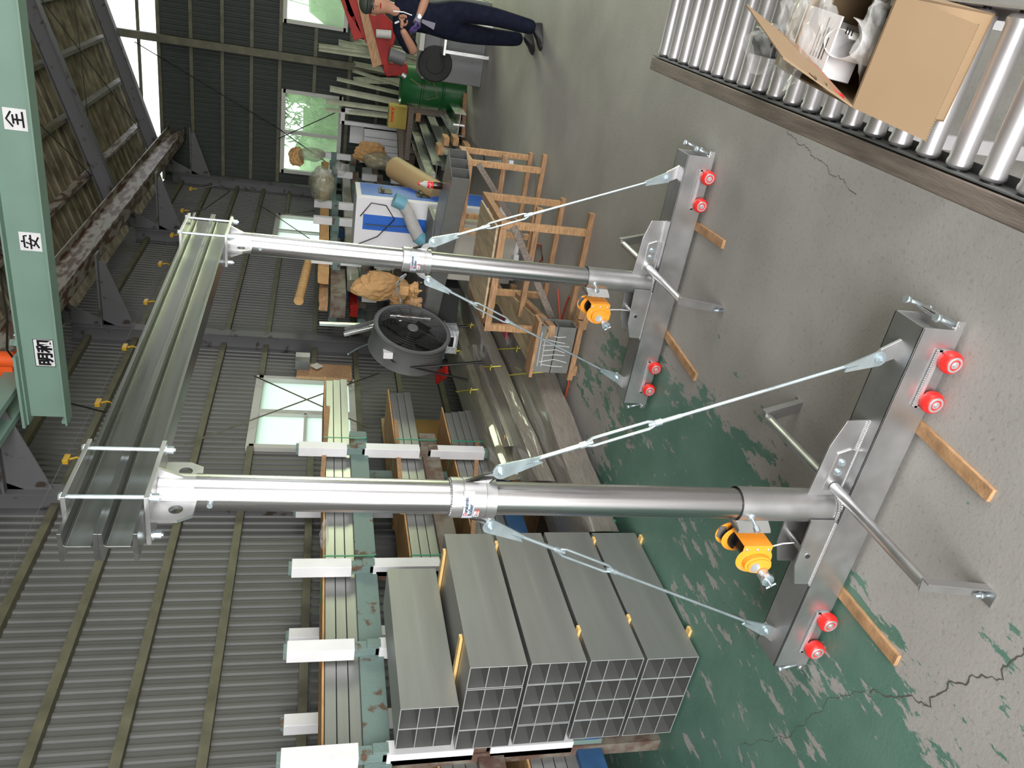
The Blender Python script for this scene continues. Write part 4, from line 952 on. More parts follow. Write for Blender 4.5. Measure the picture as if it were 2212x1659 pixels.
# the bottle
bp_ = G(955, 402, 2, .885); bt = thing('drink_bottle', bp_, 'cola bottle with red cap and red label standing on the rectangular tube', 'bottle')
b = B(); b.lathe(bp_, (0, 0, 1), [(0, .028), (.01, .032), (.06, .033), (.08, .030), (.085, .030)], 20); build('drink', b, 'cola', bt)
b = B(); b.lathe(bp_, (0, 0, 1), [(.085, .0315), (.135, .0325)], 20); lb_ = build('bottle_label', b, 'label', bt)
b = B(); b.lathe(bp_, (0, 0, 1), [(.135, .032), (.16, .028), (.19, .013), (.205, .012)], 20); build('bottle_neck', b, 'tub', bt)
b = B(); b.lathe(bp_, (0, 0, 1), [(.203, .014), (.222, .014)], 16); build('bottle_cap', b, 'label', bt)
b = B(); b.tube([bp_+V((-.028, -.018, .10)), bp_+V((-.012, -.032, .118)), bp_+V((.004, -.034, .104)), bp_+V((.02, -.027, .122))], .0022, 6); build('label_script', b, 'paper', lb_)
# white machine with blue stripe
mc = thing('white_cabinet_machine', (-2.5, 8.2, 0), 'tall white machine cabinet with vertical blue stripe behind the far post', 'machine')
X0, X1, Y0m, Y1m, ZT = -2.80, -2.22, 8.0, 8.55, 1.60
b = B(); b.box((X0, Y0m, .1), (X1, Y1m, ZT)); b.box((X0+.05, Y0m+.05, 0), (X1-.05, Y1m-.05, .1)); build('cabinet_body', b, 'mwhite', mc, .006)
b = B(); b.box((-2.56, Y0m-.003, .35), (-2.40, Y0m, ZT-.08)); build('blue_stripe', b, 'mblue', mc)
b = B(); b.box((X1, Y0m+.08, .2), (X1+.004, Y1m-.03, ZT-.05)); build('blue_side_panel', b, 'mblue', mc)
for z in (.95, 1.35):
    b = B(); b.box((X1+.004, Y0m+.18, z-.12), (X1+.012, Y0m+.36, z+.02)); b.box((X1+.01, Y0m+.2, z-.04), (X1+.04, Y0m+.34, z-.01)); build('side_handle', b, 'black', mc, .002)
b = B(); b.tube([(-2.42, Y0m-.02, 1.55), (-2.27, Y0m-.03, 1.45), (-2.28, Y0m-.03, 1.3), (-2.42, Y0m-.02, 1.20), (-2.62, Y0m-.02, 1.36), (-2.72, Y0m-.02, 1.55)], .006, 8); b.tube([(-2.5, Y0m-.02, 1.5), (-2.5, Y0m-.02, 1.25), (-2.47, Y0m-.02, .95)], .006, 8)
tag(build('looped_cable', b, 'black'), 'black cable looped over the front of the white machine', 'cable')
d0 = [G(*q, 1, 7.75) for q in ((855, 433), (870, 440), (882, 460), (893, 490), (904, 512), (915, 520))]
hs = thing('duct_hose', d0[3], 'grey flexible duct with pale blue cuffs in front of the white machine', 'duct')
b = B(); b.tube(d0[1:5], .062, 24, True); build('duct_tube', b, 'hosew', hs)
b = B()
for k in range(40):
    t = k/39*3; i = min(2, int(t)); p = d0[1+i].lerp(d0[2+i], t-i); d = (d0[2+i]-d0[1+i]).normalized(); b.lathe(p-d*.004, d, [(0, .061), (.004, .066), (.008, .061)], 20)
build('duct_rib', b, 'hosew', hs)
for i, (p, q) in enumerate(((d0[0], d0[1]), (d0[4], d0[5]))):
    b = B(); d = (q-p).normalized(); p2 = p-d*.02; q2 = q+d*.02; n = 24
    b.tube([p2, q2], .070, 24, False); b.tube([p2, q2], .066, 24, False); b.lathe(p2, d, [(0, .066), (0, .072), (.012, .072), (.012, .066)], 24); build('duct_cuff', b, 'hoseb', hs)
cb = thing('beige_cabinet', (-2.35, 7.4, 0), 'low beige metal cabinet with grey lid under the flexible duct', 'cabinet')
b = B(); b.box((-2.78, 7.32, .05), (-2.20, 7.75, .86)); build('cabinet_body', b, 'beige', cb, .006)
b = B(); b.box((-2.80, 7.30, .86), (-2.18, 7.77, .90)); build('lid', b, 'mgrey', cb, .004)
b = B(); b.box((-2.52, 7.29, .7), (-2.44, 7.32, .73)); b.cyl((-2.52, 7.315, .715), (-2.52, 7.29, .715), .006, 8); b.box((-2.75, 7.36, 0), (-2.25, 7.7, .05)); build('latch', b, 'paper', cb)
# brown roll leaning
r0, r1 = G(852, 362, 1, 8.9), G(948, 420, 1, 8.3)
b = B(); b.tube([r0, r1], .125, 32); tag(build('brown_roll', b, 'brownroll'), 'thick brown roll of sheet leaning right of the white machine', 'roll')

# ================================================================== FAR SHELF RACK ALONG THE LEFT WALL
fr = thing('far_rack', (-3.9, 12.5, 0), 'pale blue steel rack with white-sleeved pegs behind the white machine', 'rack')
fy = [15.2, 13.9, 12.0, 11.2, 9.6]
for z0 in (1.78, 1.42, 1.0, .5):
    b = B(); b.box((-3.72, 9.2, z0-.10), (-3.64, 15.4, z0)); b.box((-4.2, 9.2, z0-.10), (-4.12, 15.4, z0)); build('shelf_rail', b, 'teal' if z0 != 1.0 else 'rust', fr)
    for y in fy:
        b = B(); b.box((-4.25, y-.05, z0-.12), (-3.45, y+.05, z0-.02)); build('cross_arm', b, 'teal' if z0 > 1.5 else 'rust', fr)
        b = B(); b.box((-3.56, y-.05, z0-.02), (-3.46, y+.05, z0+.24)); build('white_sleeve', b, 'white', fr, .004)
for y in fy:
    b = B(); b.box((-4.0, y-.06, 0), (-3.88, y+.06, 1.78)); build('upright', b, 'blue' if y < 13 else 'teal', fr)
fb = [(1.80, 9.3, 14.9, .13, -3.62, 'kraft', 'brown paper-wrapped bundle on the top shelf of the far rack, front'), (1.80, 9.0, 14.6, .11, -3.85, 'wood', 'wooden bundle on the top shelf of the far rack, rear'),
      (1.44, 9.1, 14.9, .14, -3.62, 'wrapg', 'film-wrapped bundle on the second shelf of the far rack, front'), (1.44, 8.9, 14.2, .10, -3.86, 'redpaint', 'red-brown bundle on the second shelf of the far rack, rear'),
      (1.02, 9.3, 15.0, .18, -3.66, 'tube', 'grey aluminium bars on the third shelf of the far rack'), (.52, 9.6, 15.0, .16, -3.66, 'tube', 'grey aluminium bars on the lowest shelf of the far rack')]
for z0, ya_, yb_, h, x, m, lb in fb:
    slab('shelf_bundle', (x-.10, ya_, z0+h), (x-.10, yb_, z0+h), (x+.06, yb_, z0+h), (x+.06, ya_, z0+h), z0, m, lb, 'bundle', 'bundles on the far rack', .008)
b = B(); b.cyl(G(645, 650, 0, -3.7), G(668, 560, 0, -3.7), .055, 20); tag(build('paper_roll_tube', b, 'kraft'), 'speckled brown paper-wrapped tube sticking out of the far rack top', 'tube')
b = B(); b.box((-3.9, 8.7, 1.60), (-3.62, 9.6, 1.78)); tag(build('brown_plank_end', b, 'rust', None, .003), 'dark brown plank end projecting from the far rack toward the camera', 'board')
b = B(); b.box((-3.80, 9.0, 1.22), (-3.70, 9.7, 1.40)); tag(build('white_panel_stack', b, 'white', None, .003), 'pale panel offcut stack at the near end of the far rack', 'panels')
# crumpled paper and film heaps
JIT = .5
def heap(name, px_, Y, r, m, label, cat, seed, jit=.8, sub=3):
    b = B(); c = G(*px_, 1, Y); r = [q*.78 for q in r]
    if m.startswith('film'):
        b.ico(c, r, 4, jit=.0, seed=seed)
        for v in b.bm.verts:
            d = (v.co-c); k = 1+.35*noise.noise(d*5+V((seed, 0, 0)))+.10*abs(noise.noise(V((d.x*16, d.y*16, d.z*4))))
            v.co = c+d*k
        return tag(build('film_bag' if 'bag' in name else 'film_bunch', b, m), label, cat)
    b.ico(c, r, 4, seed=seed)
    for v in b.bm.verts:
        d = v.co-c; u = V((d.x/r[0], d.y/r[1], d.z/r[2]))
        k = 1+.28*noise.noise(u*1.3+V((seed*3, 0, 0)))-.42*abs(noise.noise(u*2.3+V((0, seed*2, 0))))-.16*abs(noise.noise(u*5.5+V((0, 0, seed))))+.15
        v.co = c+d*k
    for f in b.bm.faces: f.smooth = False
    return tag(build(name, b, m), label, cat)
heap('crumpled_paper', (640, 338), 14.6, (.22, .2, .16), 'kraft', 'crumpled brown paper sticking up before the back window', 'paper', 1)
heap('crumpled_paper', (672, 335), 14.4, (.16, .2, .30), 'filmy', 'yellowed film bunched on the far end of the far rack', 'plastic film', 2)
heap('crumpled_paper', (800, 332), 13.5, (.24, .2, .34), 'kraft', 'golden brown crumpled paper below the back window', 'paper', 3)
heap('plastic_bag', (695, 398), 11.5, (.28, .35, .22), 'filmy', 'big shiny plastic bag hanging over the far rack top', 'plastic bag', 4, .5)
heap('plastic_bag', (820, 350), 12.5, (.14, .3, .32), 'filmy', 'film sheet hanging at the end of the lower far rack shelves', 'plastic film', 5, .5)
heap('plastic_bag', (733, 365), 12.5, (.12, .2, .12), 'film', 'clear film scrap between two white-sleeved pegs', 'plastic film', 6, .5)
heap('crumpled_paper', (820, 618), 8.2, (.22, .15, .34), 'kraft', 'large sheet of crumpled brown paper left of the far post', 'paper', 7, 1.0, 4)
heap('crumpled_paper', (868, 650), 8.0, (.13, .12, .16), 'kraft', 'trailing fold of brown paper behind the silver foil strips', 'paper', 8, 1.0, 4)
heap('crumpled_paper', (905, 628), 7.5, (.12, .12, .16), 'kraft', 'brown paper wad just below the far post collar', 'paper', 9, 1.0, 4)
heap('crumpled_paper', (892, 660), 7.4, (.07, .10, .10), 'kraft', 'small brown paper twist below the far post collar', 'paper', 10, 1.0, 4)
b = B(); b.box((-3.5, 7.4, .52), (-2.9, 8.5, .95)); tag(build('dark_bin', b, 'dark', None, .01), 'dark bin of scrap behind the far post', 'bin')
for pts, lb in ((((852, 640), (865, 600), (878, 592)), 'bent silver strip in the scrap heap, nearest the post'), (((866, 655), (858, 612), (876, 594)), 'bent silver strip in the scrap heap, hanging lower')):
    P_ = [G(*q, 1, 7.3) for q in pts]; b = B()
    for p, q in zip(P_, P_[1:]): b.bar(p, q, .03, .012)
    tag(build('silver_strip', b, 'alu'), lb, 'metal strip')
b = B(); c = G(872, 625, 1, 7.45); b.box(c+V((-.05, -.05, -.05)), c+V((.05, .08, .05))); tag(build('paper_wrapped_block', b, 'kraft', None, .012), 'square paper-wrapped block among the scrap', 'block')
b = B(); p = [G(*q, 1, 7.2) for q in ((885, 648), (912, 648))]; b.bar(p[0], p[1], .05, .04); tag(build('curved_slat', b, 'wood', None, .006), 'short pale wooden slat end against the bundle', 'lumber')
for q0, q1, ww, lb, yy in (((743, 722), (868, 692), .055, 'long bright aluminium profile leaning across the top of the big fan', 7.3), ((690, 699), (830, 704), .05, 'horizontal grey aluminium profile pointing up behind the big fan', 8.2), ((745, 712), (905, 668), .04, 'dull profile leaning behind the bright one by the fan', 7.6), ((842, 683), (930, 690), .035, 'silver tube of the tripod beside the big fan', 7.1)):
    b = B(); b.bar(G(*q0, 1, yy), G(*q1, 1, yy), ww, .03); tag(build('leaning_profile', b, 'alu' if 'dull' not in lb else 'mgrey', None, .002), lb, 'metal profile')
# big drum fan
fc = G(884, 733, 1, 6.95); fa = V((.93, -.22, -.12)).normalized(); R_ = .37
fn = thing('drum_fan', (fc.x, fc.y, 0), 'big black and grey drum fan standing between the rack and the wrapped bundles', 'fan')
b = B(); b.lathe(fc-fa*.14, fa, [(0, R_-.02), (0, R_+.01), (.03, R_), (.25, R_), (.28, R_+.012), (.28, R_-.03), (.26, R_-.03), (.02, R_-.03), (0, R_-.02)], 64); build('drum_housing', b, 'mgrey', fn)
b = B(); b.lathe(fc-fa*.05, fa, [(0, 0), (0, R_-.03), (.01, R_-.03)], 48); build('dark_inside', b, 'dark', fn)
b = B(); e1 = fa.cross(V((0, 0, 1))).normalized(); e2 = e1.cross(fa)
for k in range(16):
    a = 2*PI*k/16; dv = e1*math.cos(a)+e2*math.sin(a); b.tube([fc+fa*.15, fc+fa*.13+dv*(R_-.01)], .002, 5)
for r_ in [.06+.035*i for i in range(12)]:
    b.tube([fc+fa*.145+(e1*math.cos(a)+e2*math.sin(a))*r_ for a in [2*PI*k/36 for k in range(37)]], .0014, 4)
build('grille', b, 'black', fn)
b = B(); b.lathe(fc+fa*.145, fa, [(0, .055), (.012, .05), (.014, 0)], 24); build('hub_badge', b, 'mgrey', fn)
for k in range(5):
    a = 2*PI*k/5; dv = e1*math.cos(a)+e2*math.sin(a); dn = fa.cross(dv); b = B()
    b.prism([fc+dv*.06+dn*.04, fc+dv*.32+dn*.10, fc+dv*.33-dn*.06, fc+dv*.07-dn*.04], fa*.006); build('blade', b, 'black', fn)
sd = V((-.25, -.75, .62)); sd = (sd-fa*sd.dot(fa)).normalized()
b = B(); c = fc+sd*(R_+.008)+fa*.02; b.box(c+V((-.03, -.05, -.045)), c+V((.03, .05, .045))); build('junction_box', b, 'paper', fn, .006)
b = B(); b.tube([c+V((-.0, -.03, -.08))+V((-.02+.05*math.cos(t), 0, .05*math.sin(t))) for t in [k*PI/6 for k in range(13)]], .008, 8); build('coiled_cord', b, 'black', fn)
b = B(); b.tube([(fc.x-.3, fc.y-.4, .02), (fc.x-.1, fc.y-.4, fc.z), (fc.x+.05, fc.y-.4, .02)], .018, 8); b.tube([(fc.x-.3, fc.y+.42, .02), (fc.x-.1, fc.y+.42, fc.z), (fc.x+.05, fc.y+.42, .02)], .018, 8); b.box((fc.x-.3, fc.y-.4, 0), (fc.x-.24, fc.y+.44, .05))
build('fan_stand', b, 'black', fn)
b = B(); b.bar(G(942, 818, 1, 6.7), G(966, 800, 1, 6.6), .12, .03); tag(build('red_case', b, 'redpaint', None, .004), 'red case edge showing under the big fan', 'case')
b = B(); b.tube([G(*q, 0, -4.1) for q in ((752, 765), (775, 752), (800, 742))], .01, 8); tag(build('wall_pipe', b, 'zinc'), 'thin bent grey pipe on the steel column beside the big fan', 'pipe')

# ================================================================== BACK RIGHT: LONG PROFILES ON BLOCKS, SAW, DRUM, BOXES
def hprof(near, far, z, w_, h, label, m='tube', kind='H'):
    p, q = tq(*near, z), tq(*far, z); d = (q-p).normalized(); s_ = d.cross(V((0, 0, 1))).normalized(); b = B(); t = .012
    if kind == 'H':
        b.bar(p-s_*w_/2+V((0, 0, h/2)), q-s_*w_/2+V((0, 0, h/2)), t, h); b.bar(p+s_*w_/2+V((0, 0, h/2)), q+s_*w_/2+V((0, 0, h/2)), t, h); b.bar(p+V((0, 0, h*.5)), q+V((0, 0, h*.5)), w_, t)
    elif kind == 'U':
        b.bar(p-s_*w_/2+V((0, 0, h/2)), q-s_*w_/2+V((0, 0, h/2)), t, h); b.bar(p+s_*w_/2+V((0, 0, h/2)), q+s_*w_/2+V((0, 0, h/2)), t, h); b.bar(p+V((0, 0, t/2)), q+V((0, 0, t/2)), w_, t)
    else: b.bar(p+V((0, 0, h/2)), q+V((0, 0, h/2)), w_, h)
    return tag(build('long_profile', b, m), label, 'metal profile', 'long profiles lying on blocks by the back wall')
hprof((1006, 261), (938, 160), .07, .16, .16, 'aluminium H-beam nearest the open floor with its cut end visible', 'alu')
hprof((1002, 283), (930, 172), .07, .15, .16, 'second aluminium H-beam from the open floor with cut end visible', 'alu')
hprof((996, 345), (925, 178), .07, .30, .10, 'flat dark aluminium bar third from the open floor', 'tube', 'F')
hprof((985, 350), (915, 190), .14, .22, .14, 'dull aluminium channel in the middle of the long floor profiles', 'tube', 'U')
hprof((975, 352), (905, 195), .30, .20, .12, 'aluminium channel raised on small blocks beside the timber', 'tube', 'U')
hprof((952, 375), (893, 210), .42, .22, .12, 'raised aluminium channel second from the timber beams', 'tube', 'H')
hprof((940, 390), (886, 240), .52, .14, .12, 'light green-grey channel highest of the long profiles', 'alu', 'U')
bl = [(908, 214, .40, 'block behind the two raised channels'), (930, 222, .30, 'block beside the green drum'), (907, 252, .52, 'block under the highest channel far end'), (955, 322, .42, 'block on the raised channel near end'), (968, 303, .30, 'block between the raised channels near ends'), (988, 303, .18, 'block on the flat bar'), (1012, 318, .04, 'block by the floor edge near the trestle')]
for x, y, z, lb in bl:
    c = tq(x, y, z); b = B(); b.box(c+V((-.055, -.13, -.0)), c+V((.055, .13, .075))); tag(build('wood_block', b, 'wood', None, .004), 'small orange wooden '+lb, 'lumber', 'small wood blocks on the long profiles')
stick(tq(975, 140, 0), tq(966, 192, 0), 'flat lumber slat on the floor below the saw', .09, .05, 'woodx'); stick(tq(1007, 205, 0), tq(1003, 300, 0), 'flat lumber slat under the cut ends of the H-beams', .10, .05, 'woodx')
for (a_, c_, z, lb, hh) in (((868, 258), (872, 350), .60, 'grey timber beam behind the long profiles', .16), ((885, 260), (885, 350), .36, 'lower grey timber beam behind the long profiles', .16)):
    p, q = tq(*a_, z), tq(*c_, z); p = G(*a_, 1, 13.2); q = G(*c_, 1, 12.6); b = B(); b.bar(p, q, .16, hh); tag(build('timber_beam', b, 'greywood', None, .004), lb, 'lumber')
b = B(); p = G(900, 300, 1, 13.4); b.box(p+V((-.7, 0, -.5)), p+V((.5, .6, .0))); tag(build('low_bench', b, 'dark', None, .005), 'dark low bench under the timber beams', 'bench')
# leaning bars against the back wall, yellow-green glare tinted into their base colour
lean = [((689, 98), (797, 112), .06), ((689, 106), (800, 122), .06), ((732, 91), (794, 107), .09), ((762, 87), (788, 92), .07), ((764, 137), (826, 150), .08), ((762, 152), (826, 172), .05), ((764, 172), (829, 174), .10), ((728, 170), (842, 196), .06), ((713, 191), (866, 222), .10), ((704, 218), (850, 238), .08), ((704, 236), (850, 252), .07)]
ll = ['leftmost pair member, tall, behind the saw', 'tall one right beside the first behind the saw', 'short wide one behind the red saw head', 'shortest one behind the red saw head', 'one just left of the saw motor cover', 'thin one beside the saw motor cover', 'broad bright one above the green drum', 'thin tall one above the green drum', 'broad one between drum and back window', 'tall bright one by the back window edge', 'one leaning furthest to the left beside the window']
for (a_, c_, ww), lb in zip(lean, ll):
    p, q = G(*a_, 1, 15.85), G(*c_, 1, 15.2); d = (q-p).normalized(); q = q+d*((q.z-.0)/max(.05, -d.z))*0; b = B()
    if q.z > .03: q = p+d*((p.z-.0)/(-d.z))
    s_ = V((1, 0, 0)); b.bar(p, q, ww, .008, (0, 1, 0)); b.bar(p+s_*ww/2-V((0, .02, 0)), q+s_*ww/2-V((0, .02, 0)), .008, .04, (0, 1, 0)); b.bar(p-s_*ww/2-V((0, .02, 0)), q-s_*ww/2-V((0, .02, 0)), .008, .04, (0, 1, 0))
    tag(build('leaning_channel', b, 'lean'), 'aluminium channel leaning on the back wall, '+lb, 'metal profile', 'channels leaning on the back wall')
# white panels and frames under the window
b = B(); p0, p1 = G(737, 238, 1, 15.7), G(862, 342, 1, 15.7)
b.box((-2.78, 15.62, .4), (-2.70, 15.72, 1.62)); b.box((-3.6, 15.62, 1.40), (-2.7, 15.72, 1.47)) if False else None
b.box((-3.0, 15.62, .35), (-2.93, 15.72, 1.6)); b.box((-3.0, 15.62, 1.54), (-2.7, 15.72, 1.62)); tag(build('white_door_frame', b, 'white', None, .004), 'white upright frame standing at the edge of the back window', 'frame')
b = B()
for k in range(4): b.box((-3.52+k*.125, 15.5, .35), (-3.405+k*.125, 15.56, 1.16))
b.box((-3.54, 15.57, .35), (-3.02, 15.6, 1.17)); tag(build('white_slatted_panel', b, 'white', None, .003), 'white slatted panel leaning under the back window', 'panel')
b = B(); b.box((-3.38, 15.9, 1.16), (-3.06, 15.915, 1.42)); tag(build('white_paper_notice', b, 'paper'), 'blank white sheet on the back wall under the window', 'sheet')
# yellow carton
c0, c1, c2, c3 = G(843, 224, 1, 12.5), G(838, 268, 1, 12.5), G(872, 284, 1, 12.5), G(880, 236, 1, 12.5)
xa, xb_, za, zt_ = -2.36, -2.03, .71, .985
ct = thing('yellow_carton', (-2.2, 12.6, za), 'yellow-brown carton with red and black lettering beside the long profiles', 'carton')
b = B(); b.box((xa, 12.5, za), (xb_, 12.75, zt_)); build('carton_body', b, 'ycard', ct, .004)
text('lettering', 'A', .075, frame_m((xb_-.025, 12.498, zt_-.03), (-1, 0, 0), (0, 0, -1)), 'textred', ct, .001, .004)
text('lettering', 'MADA', .055, frame_m((xb_-.085, 12.498, zt_-.035), (-1, 0, 0), (0, 0, -1)), 'textred', ct, .001, .003)
b = B(); b.box((-2.8, 12.4, .62), (-1.95, 12.9, .70)); b.box((-2.7, 12.45, 0), (-2.6, 12.85, .62)); b.box((-2.1, 12.45, 0), (-2.0, 12.85, .62)); tag(build('carton_stand', b, 'greywood', None, .004), 'rough timber stand carrying the yellow carton', 'stand')
b = B()
for k in range(3):
    for j in range(2): tubx = -1.93+k*.1; b.box((tubx, 13.0, .45+j*.12), (tubx+.09, 13.4, .46+j*.12)); b.box((tubx, 13.0, .45+j*.12), (tubx+.006, 13.4, .56+j*.12))
b.box((-1.95, 13.0, .68), (-1.6, 13.4, .70)); b.box((-1.95, 13.05, 0), (-1.65, 13.35, .45)); tag(build('square_tube_offcuts', b, 'alu'), 'pile of shiny square tube offcuts between carton and green drum', 'metal offcuts')
# green drum
dr = thing('oil_drum', (-1.66, 11.6, 0), 'dark green oil drum under the red saw cover', 'drum')
b = B(); b.lathe((-1.62, 11.9, 0), (0, 0, 1), [(0, .27), (.01, .285), (.3, .28), (.31, .295), (.33, .295), (.34, .28), (.6, .28), (.61, .295), (.63, .295), (.64, .28), (.88, .28), (.90, .29), (.90, .27), (.87, .26), (.87, 0)], 40); build('drum_shell', b, 'green', dr)
b = B(); b.tube([(-1.5, 11.62, .8), (-1.6, 11.60, .6), (-1.45, 11.6, .5), (-1.7, 11.62, .4), (-1.75, 11.64, .55)], .004, 6); build('hanging_string', b, 'wood', dr)
# band saw
YS_ = 10.6
sw = thing('band_saw', (-1.1, 11, 0), 'red band saw machine with grey motor behind the man', 'machine')
def sq(*q, Y=YS_): return [G(x, y, 1, Y) for x, y in q]
b = B(); b.prism(sq((735, 0), (765, -30), (860, 60), (838, 142), (820, 140)), (0, .35, 0)); build('saw_arm', b, 'redpaint', sw, .006)
b = B(); b.prism(sq((733, -10), (748, -15), (785, 82), (765, 88)), (0, .30, 0)); build('upper_cover', b, 'redpaint', sw, .004)
b = B(); b.prism(sq((766, -20), (782, -20), (825, 138), (805, 146)), (0, -.05, 0)); build('cover_strip', b, 'woodx', sw, .004)
b = B(); b.prism(sq((828, 140), (868, 135), (880, 140), (882, 158), (874, 162), (835, 166), (828, 152)), (0, .40, 0), 0); build('wheel_guard', b, 'redpaint', sw, .01)
b = B(); p, q = sq((845, 118), (872, 128), Y=YS_-.12); c = (p+q)/2; b.cyl(sq((840, 116), Y=YS_-.15)[0], sq((874, 128), Y=YS_-.15)[0], .085, 24); build('saw_motor', b, 'mgrey', sw, .006)
b = B(); b.cyl(sq((868, 160), Y=YS_-.1)[0], sq((876, 166), Y=YS_-.1)[0], .03, 16); build('motor_shaft', b, 'steel', sw)
b = B(); b.box((-1.35, YS_+.0, .0), (-.35, YS_+.7, .78)); build('saw_bed', b, 'mgrey', sw, .01)
b = B(); cc = V((-1.15, YS_-.01, .62)); b.lathe(cc, (0, 1, 0), [(-.02, .0), (-.02, .20), (0, .22)], 40); b.lathe(cc, (0, 1, 0), [(-.03, .0), (-.03, .11), (-.02, .12)], 40); build('pulley_cover', b, 'dark', sw)
b = B(); b.cyl(sq((812, 72), Y=YS_-.1)[0], sq((845, 75), Y=YS_-.1)[0], .05, 16); b.box((-1.0, YS_-.2, .80), (-.4, YS_+.3, .86)); build('hydraulic_cylinder', b, 'frame', sw, .004)
b = B()
for xx in (-1.3, -.45): b.box((xx, YS_+.05, -.0), (xx+.1, YS_+.65, .05))
b.box((-1.0, YS_-.35, .55), (-.55, YS_-.05, .58)); b.box((-.98, YS_-.3, 0), (-.94, YS_-.26, .55)); b.box((-.62, YS_-.3, 0), (-.58, YS_-.26, .55)); build('side_table', b, 'alu', sw, .002)
b = B(); b.tube([tq(*q, .008) for q in ((1015, 295), (1030, 320), (1045, 335), (1047, 350))], .006, 6); tag(build('floor_cable', b, 'black'), 'thin dark cable on the floor by the far trestle', 'cable')
b = B(); b.bar(tq(1010, 352, .05), tq(1105, 352, .02), .05, .05) ; tag(build('white_floor_profile', b, 'white', None, .002), 'white profile lying under the far trestle', 'metal profile')
b = B(); b.bar(tq(1048, 540, .05), tq(1115, 562, .05), .10, .05); b.bar(tq(1040, 552, .10), tq(1060, 585, .10), .05, .04); tag(build('white_offcut', b, 'white', None, .002), 'white offcuts on the floor under the nearer trestle', 'offcut')

# ================================================================== ROLLER CONVEYOR WITH OPEN CARTON
cvx, cvz = -.205, .60
cv = thing('roller_conveyor', (-.05, 2.2, 0), 'gravity roller conveyor with silver rollers and weathered wooden side rail', 'conveyor')
ax = V((-.228+.204, 1.338-3.379, 0)).normalized(); rx = V((-ax.y, ax.x, 0)); 
if rx.x < 0: rx = -rx
P0 = V((-.212, 3.475, cvz)); Wd = .345; LEN = 2.75
b = B(); b.bar(P0+V((0, 0, -.035))-rx*.028, P0+ax*LEN+V((0, 0, -.035))-rx*.028, .05, .09); build('wooden_side_rail', b, 'greywood', cv, .003)
for s_ in (0, Wd):
    b = B(); q = P0+rx*(s_+(.004 if s_ == 0 else 0)); b.bar(q+V((0, 0, -.03)), q+ax*LEN+V((0, 0, -.03)), .004, .075); b.bar(q+V((0, 0, -.066))+rx*(.012 if s_ == 0 else -.012), q+ax*LEN+V((0, 0, -.066))+rx*(.012 if s_ == 0 else -.012), .026, .003); build('steel_side_channel', b, 'mgrey' if s_ == 0 else 'steel', cv)
N_ = 25; pitch = .1095
for i in range(N_):
    c = P0+ax*(.04+i*pitch)+V((0, 0, -.028))
    if i == N_-1: break
    b = B(); b.lathe(c+rx*.008, rx, [(0, .016), (.004, .024), (.010, .0285), (.018, .0285), (.024, .0265), (Wd-.040, .0265), (Wd-.034, .0285), (Wd-.026, .0285), (Wd-.020, .024), (Wd-.016, .016)], 28)
    r_ = build('roller', b, 'steel', cv)
    b = B(); b.cyl(c+rx*.0, c+rx*.012, .009, 6); b.cyl(c+rx*.004, c+rx*.0095, .0225, 20); build('axle_end', b, 'black', r_)
    b = B(); b.cyl(c+rx*(Wd-.015), c+rx*Wd, .009, 6); build('axle_end', b, 'black', r_)
for d in (.25, 1.55, 2.6):
    for s_ in (.02, Wd-.02):
        b = B(); q = P0+ax*d+rx*s_; b.box((q.x-.018, q.y-.018, 0), (q.x+.018, q.y+.018, cvz-.07)); build('leg', b, 'steel', cv)
    b = B(); q = P0+ax*d; b.bar(q+rx*.02+V((0, 0, -.35)), q+rx*(Wd-.02)+V((0, 0, -.35)), .02, .02); build('leg_brace', b, 'steel', cv)
# carton
zr_ = .85; A = tq(1936, -2, zr_); Bc = tq(1840, 232, zr_); ux = (A-Bc).normalized(); uy = V((-ux.y, ux.x, 0)); wB = (A-Bc).length+.01; lB = .31
z0c = cvz+.001
def bp3(u, v, z): return Bc+ux*u+uy*v+V((0, 0, z-zr_))
ca = thing('open_cardboard_box', bp3(wB/2, lB/2, z0c), 'open cardboard box full of papers and plastic bags on the roller conveyor', 'box')
tk = .004
def wallq(p0, p1, m='card', name='box_side', parent=None):
    b = B(); d = (p1-p0).normalized(); n_ = V((-d.y, d.x, 0))*tk; b.prism([V((p0.x, p0.y, z0c)), V((p1.x, p1.y, z0c)), p1, p0], n_); return build(name, b, m, parent or ca)
wallq(bp3(0, 0, zr_), bp3(wB, 0, zr_)); wallq(bp3(wB, lB, zr_), bp3(0, lB, zr_)); wallq(bp3(0, lB, zr_), bp3(0, 0, zr_)); wallq(bp3(wB, 0, zr_), bp3(wB, lB, zr_))
b = B(); b.prism([bp3(0, 0, z0c), bp3(wB, 0, z0c), bp3(wB, lB, z0c), bp3(0, lB, z0c)], (0, 0, tk)); build('box_bottom', b, 'cardin', ca)
def flap(pts, name, m='card'):
    P_ = [V(p) for p in pts]; n_ = (P_[1]-P_[0]).cross(P_[2]-P_[1]).normalized()*tk; b = B(); b.prism(P_, n_); 
    # fluted edge on the outer side
    e0, e1 = P_[3], P_[2]
    for k in range(44):
        t = k/43; q = e0.lerp(e1, t)+n_*.5; b.ico(q, (.0028, .0028, .0022), 1)
    return build(name, b, m, ca)
zf = .745
f1 = flap([bp3(0, -.002, zr_), bp3(wB, -.002, zr_), tq(2114, 54, zf), tq(1998, 304, zf)], 'front_flap')
C1 = tq(1728, 106, zr_)
D1 = tq(1612, 13, .90); D2 = tq(1688, 128, 1.0)
D1 = tq(1612, 13, 1.0); D2 = tq(1690, 126, 1.0)
f2 = flap([bp3(0, 0, zr_), C1, D1, D2], 'left_flap')
f2['label'] = 'raised flap with dark lettering and red arrow'
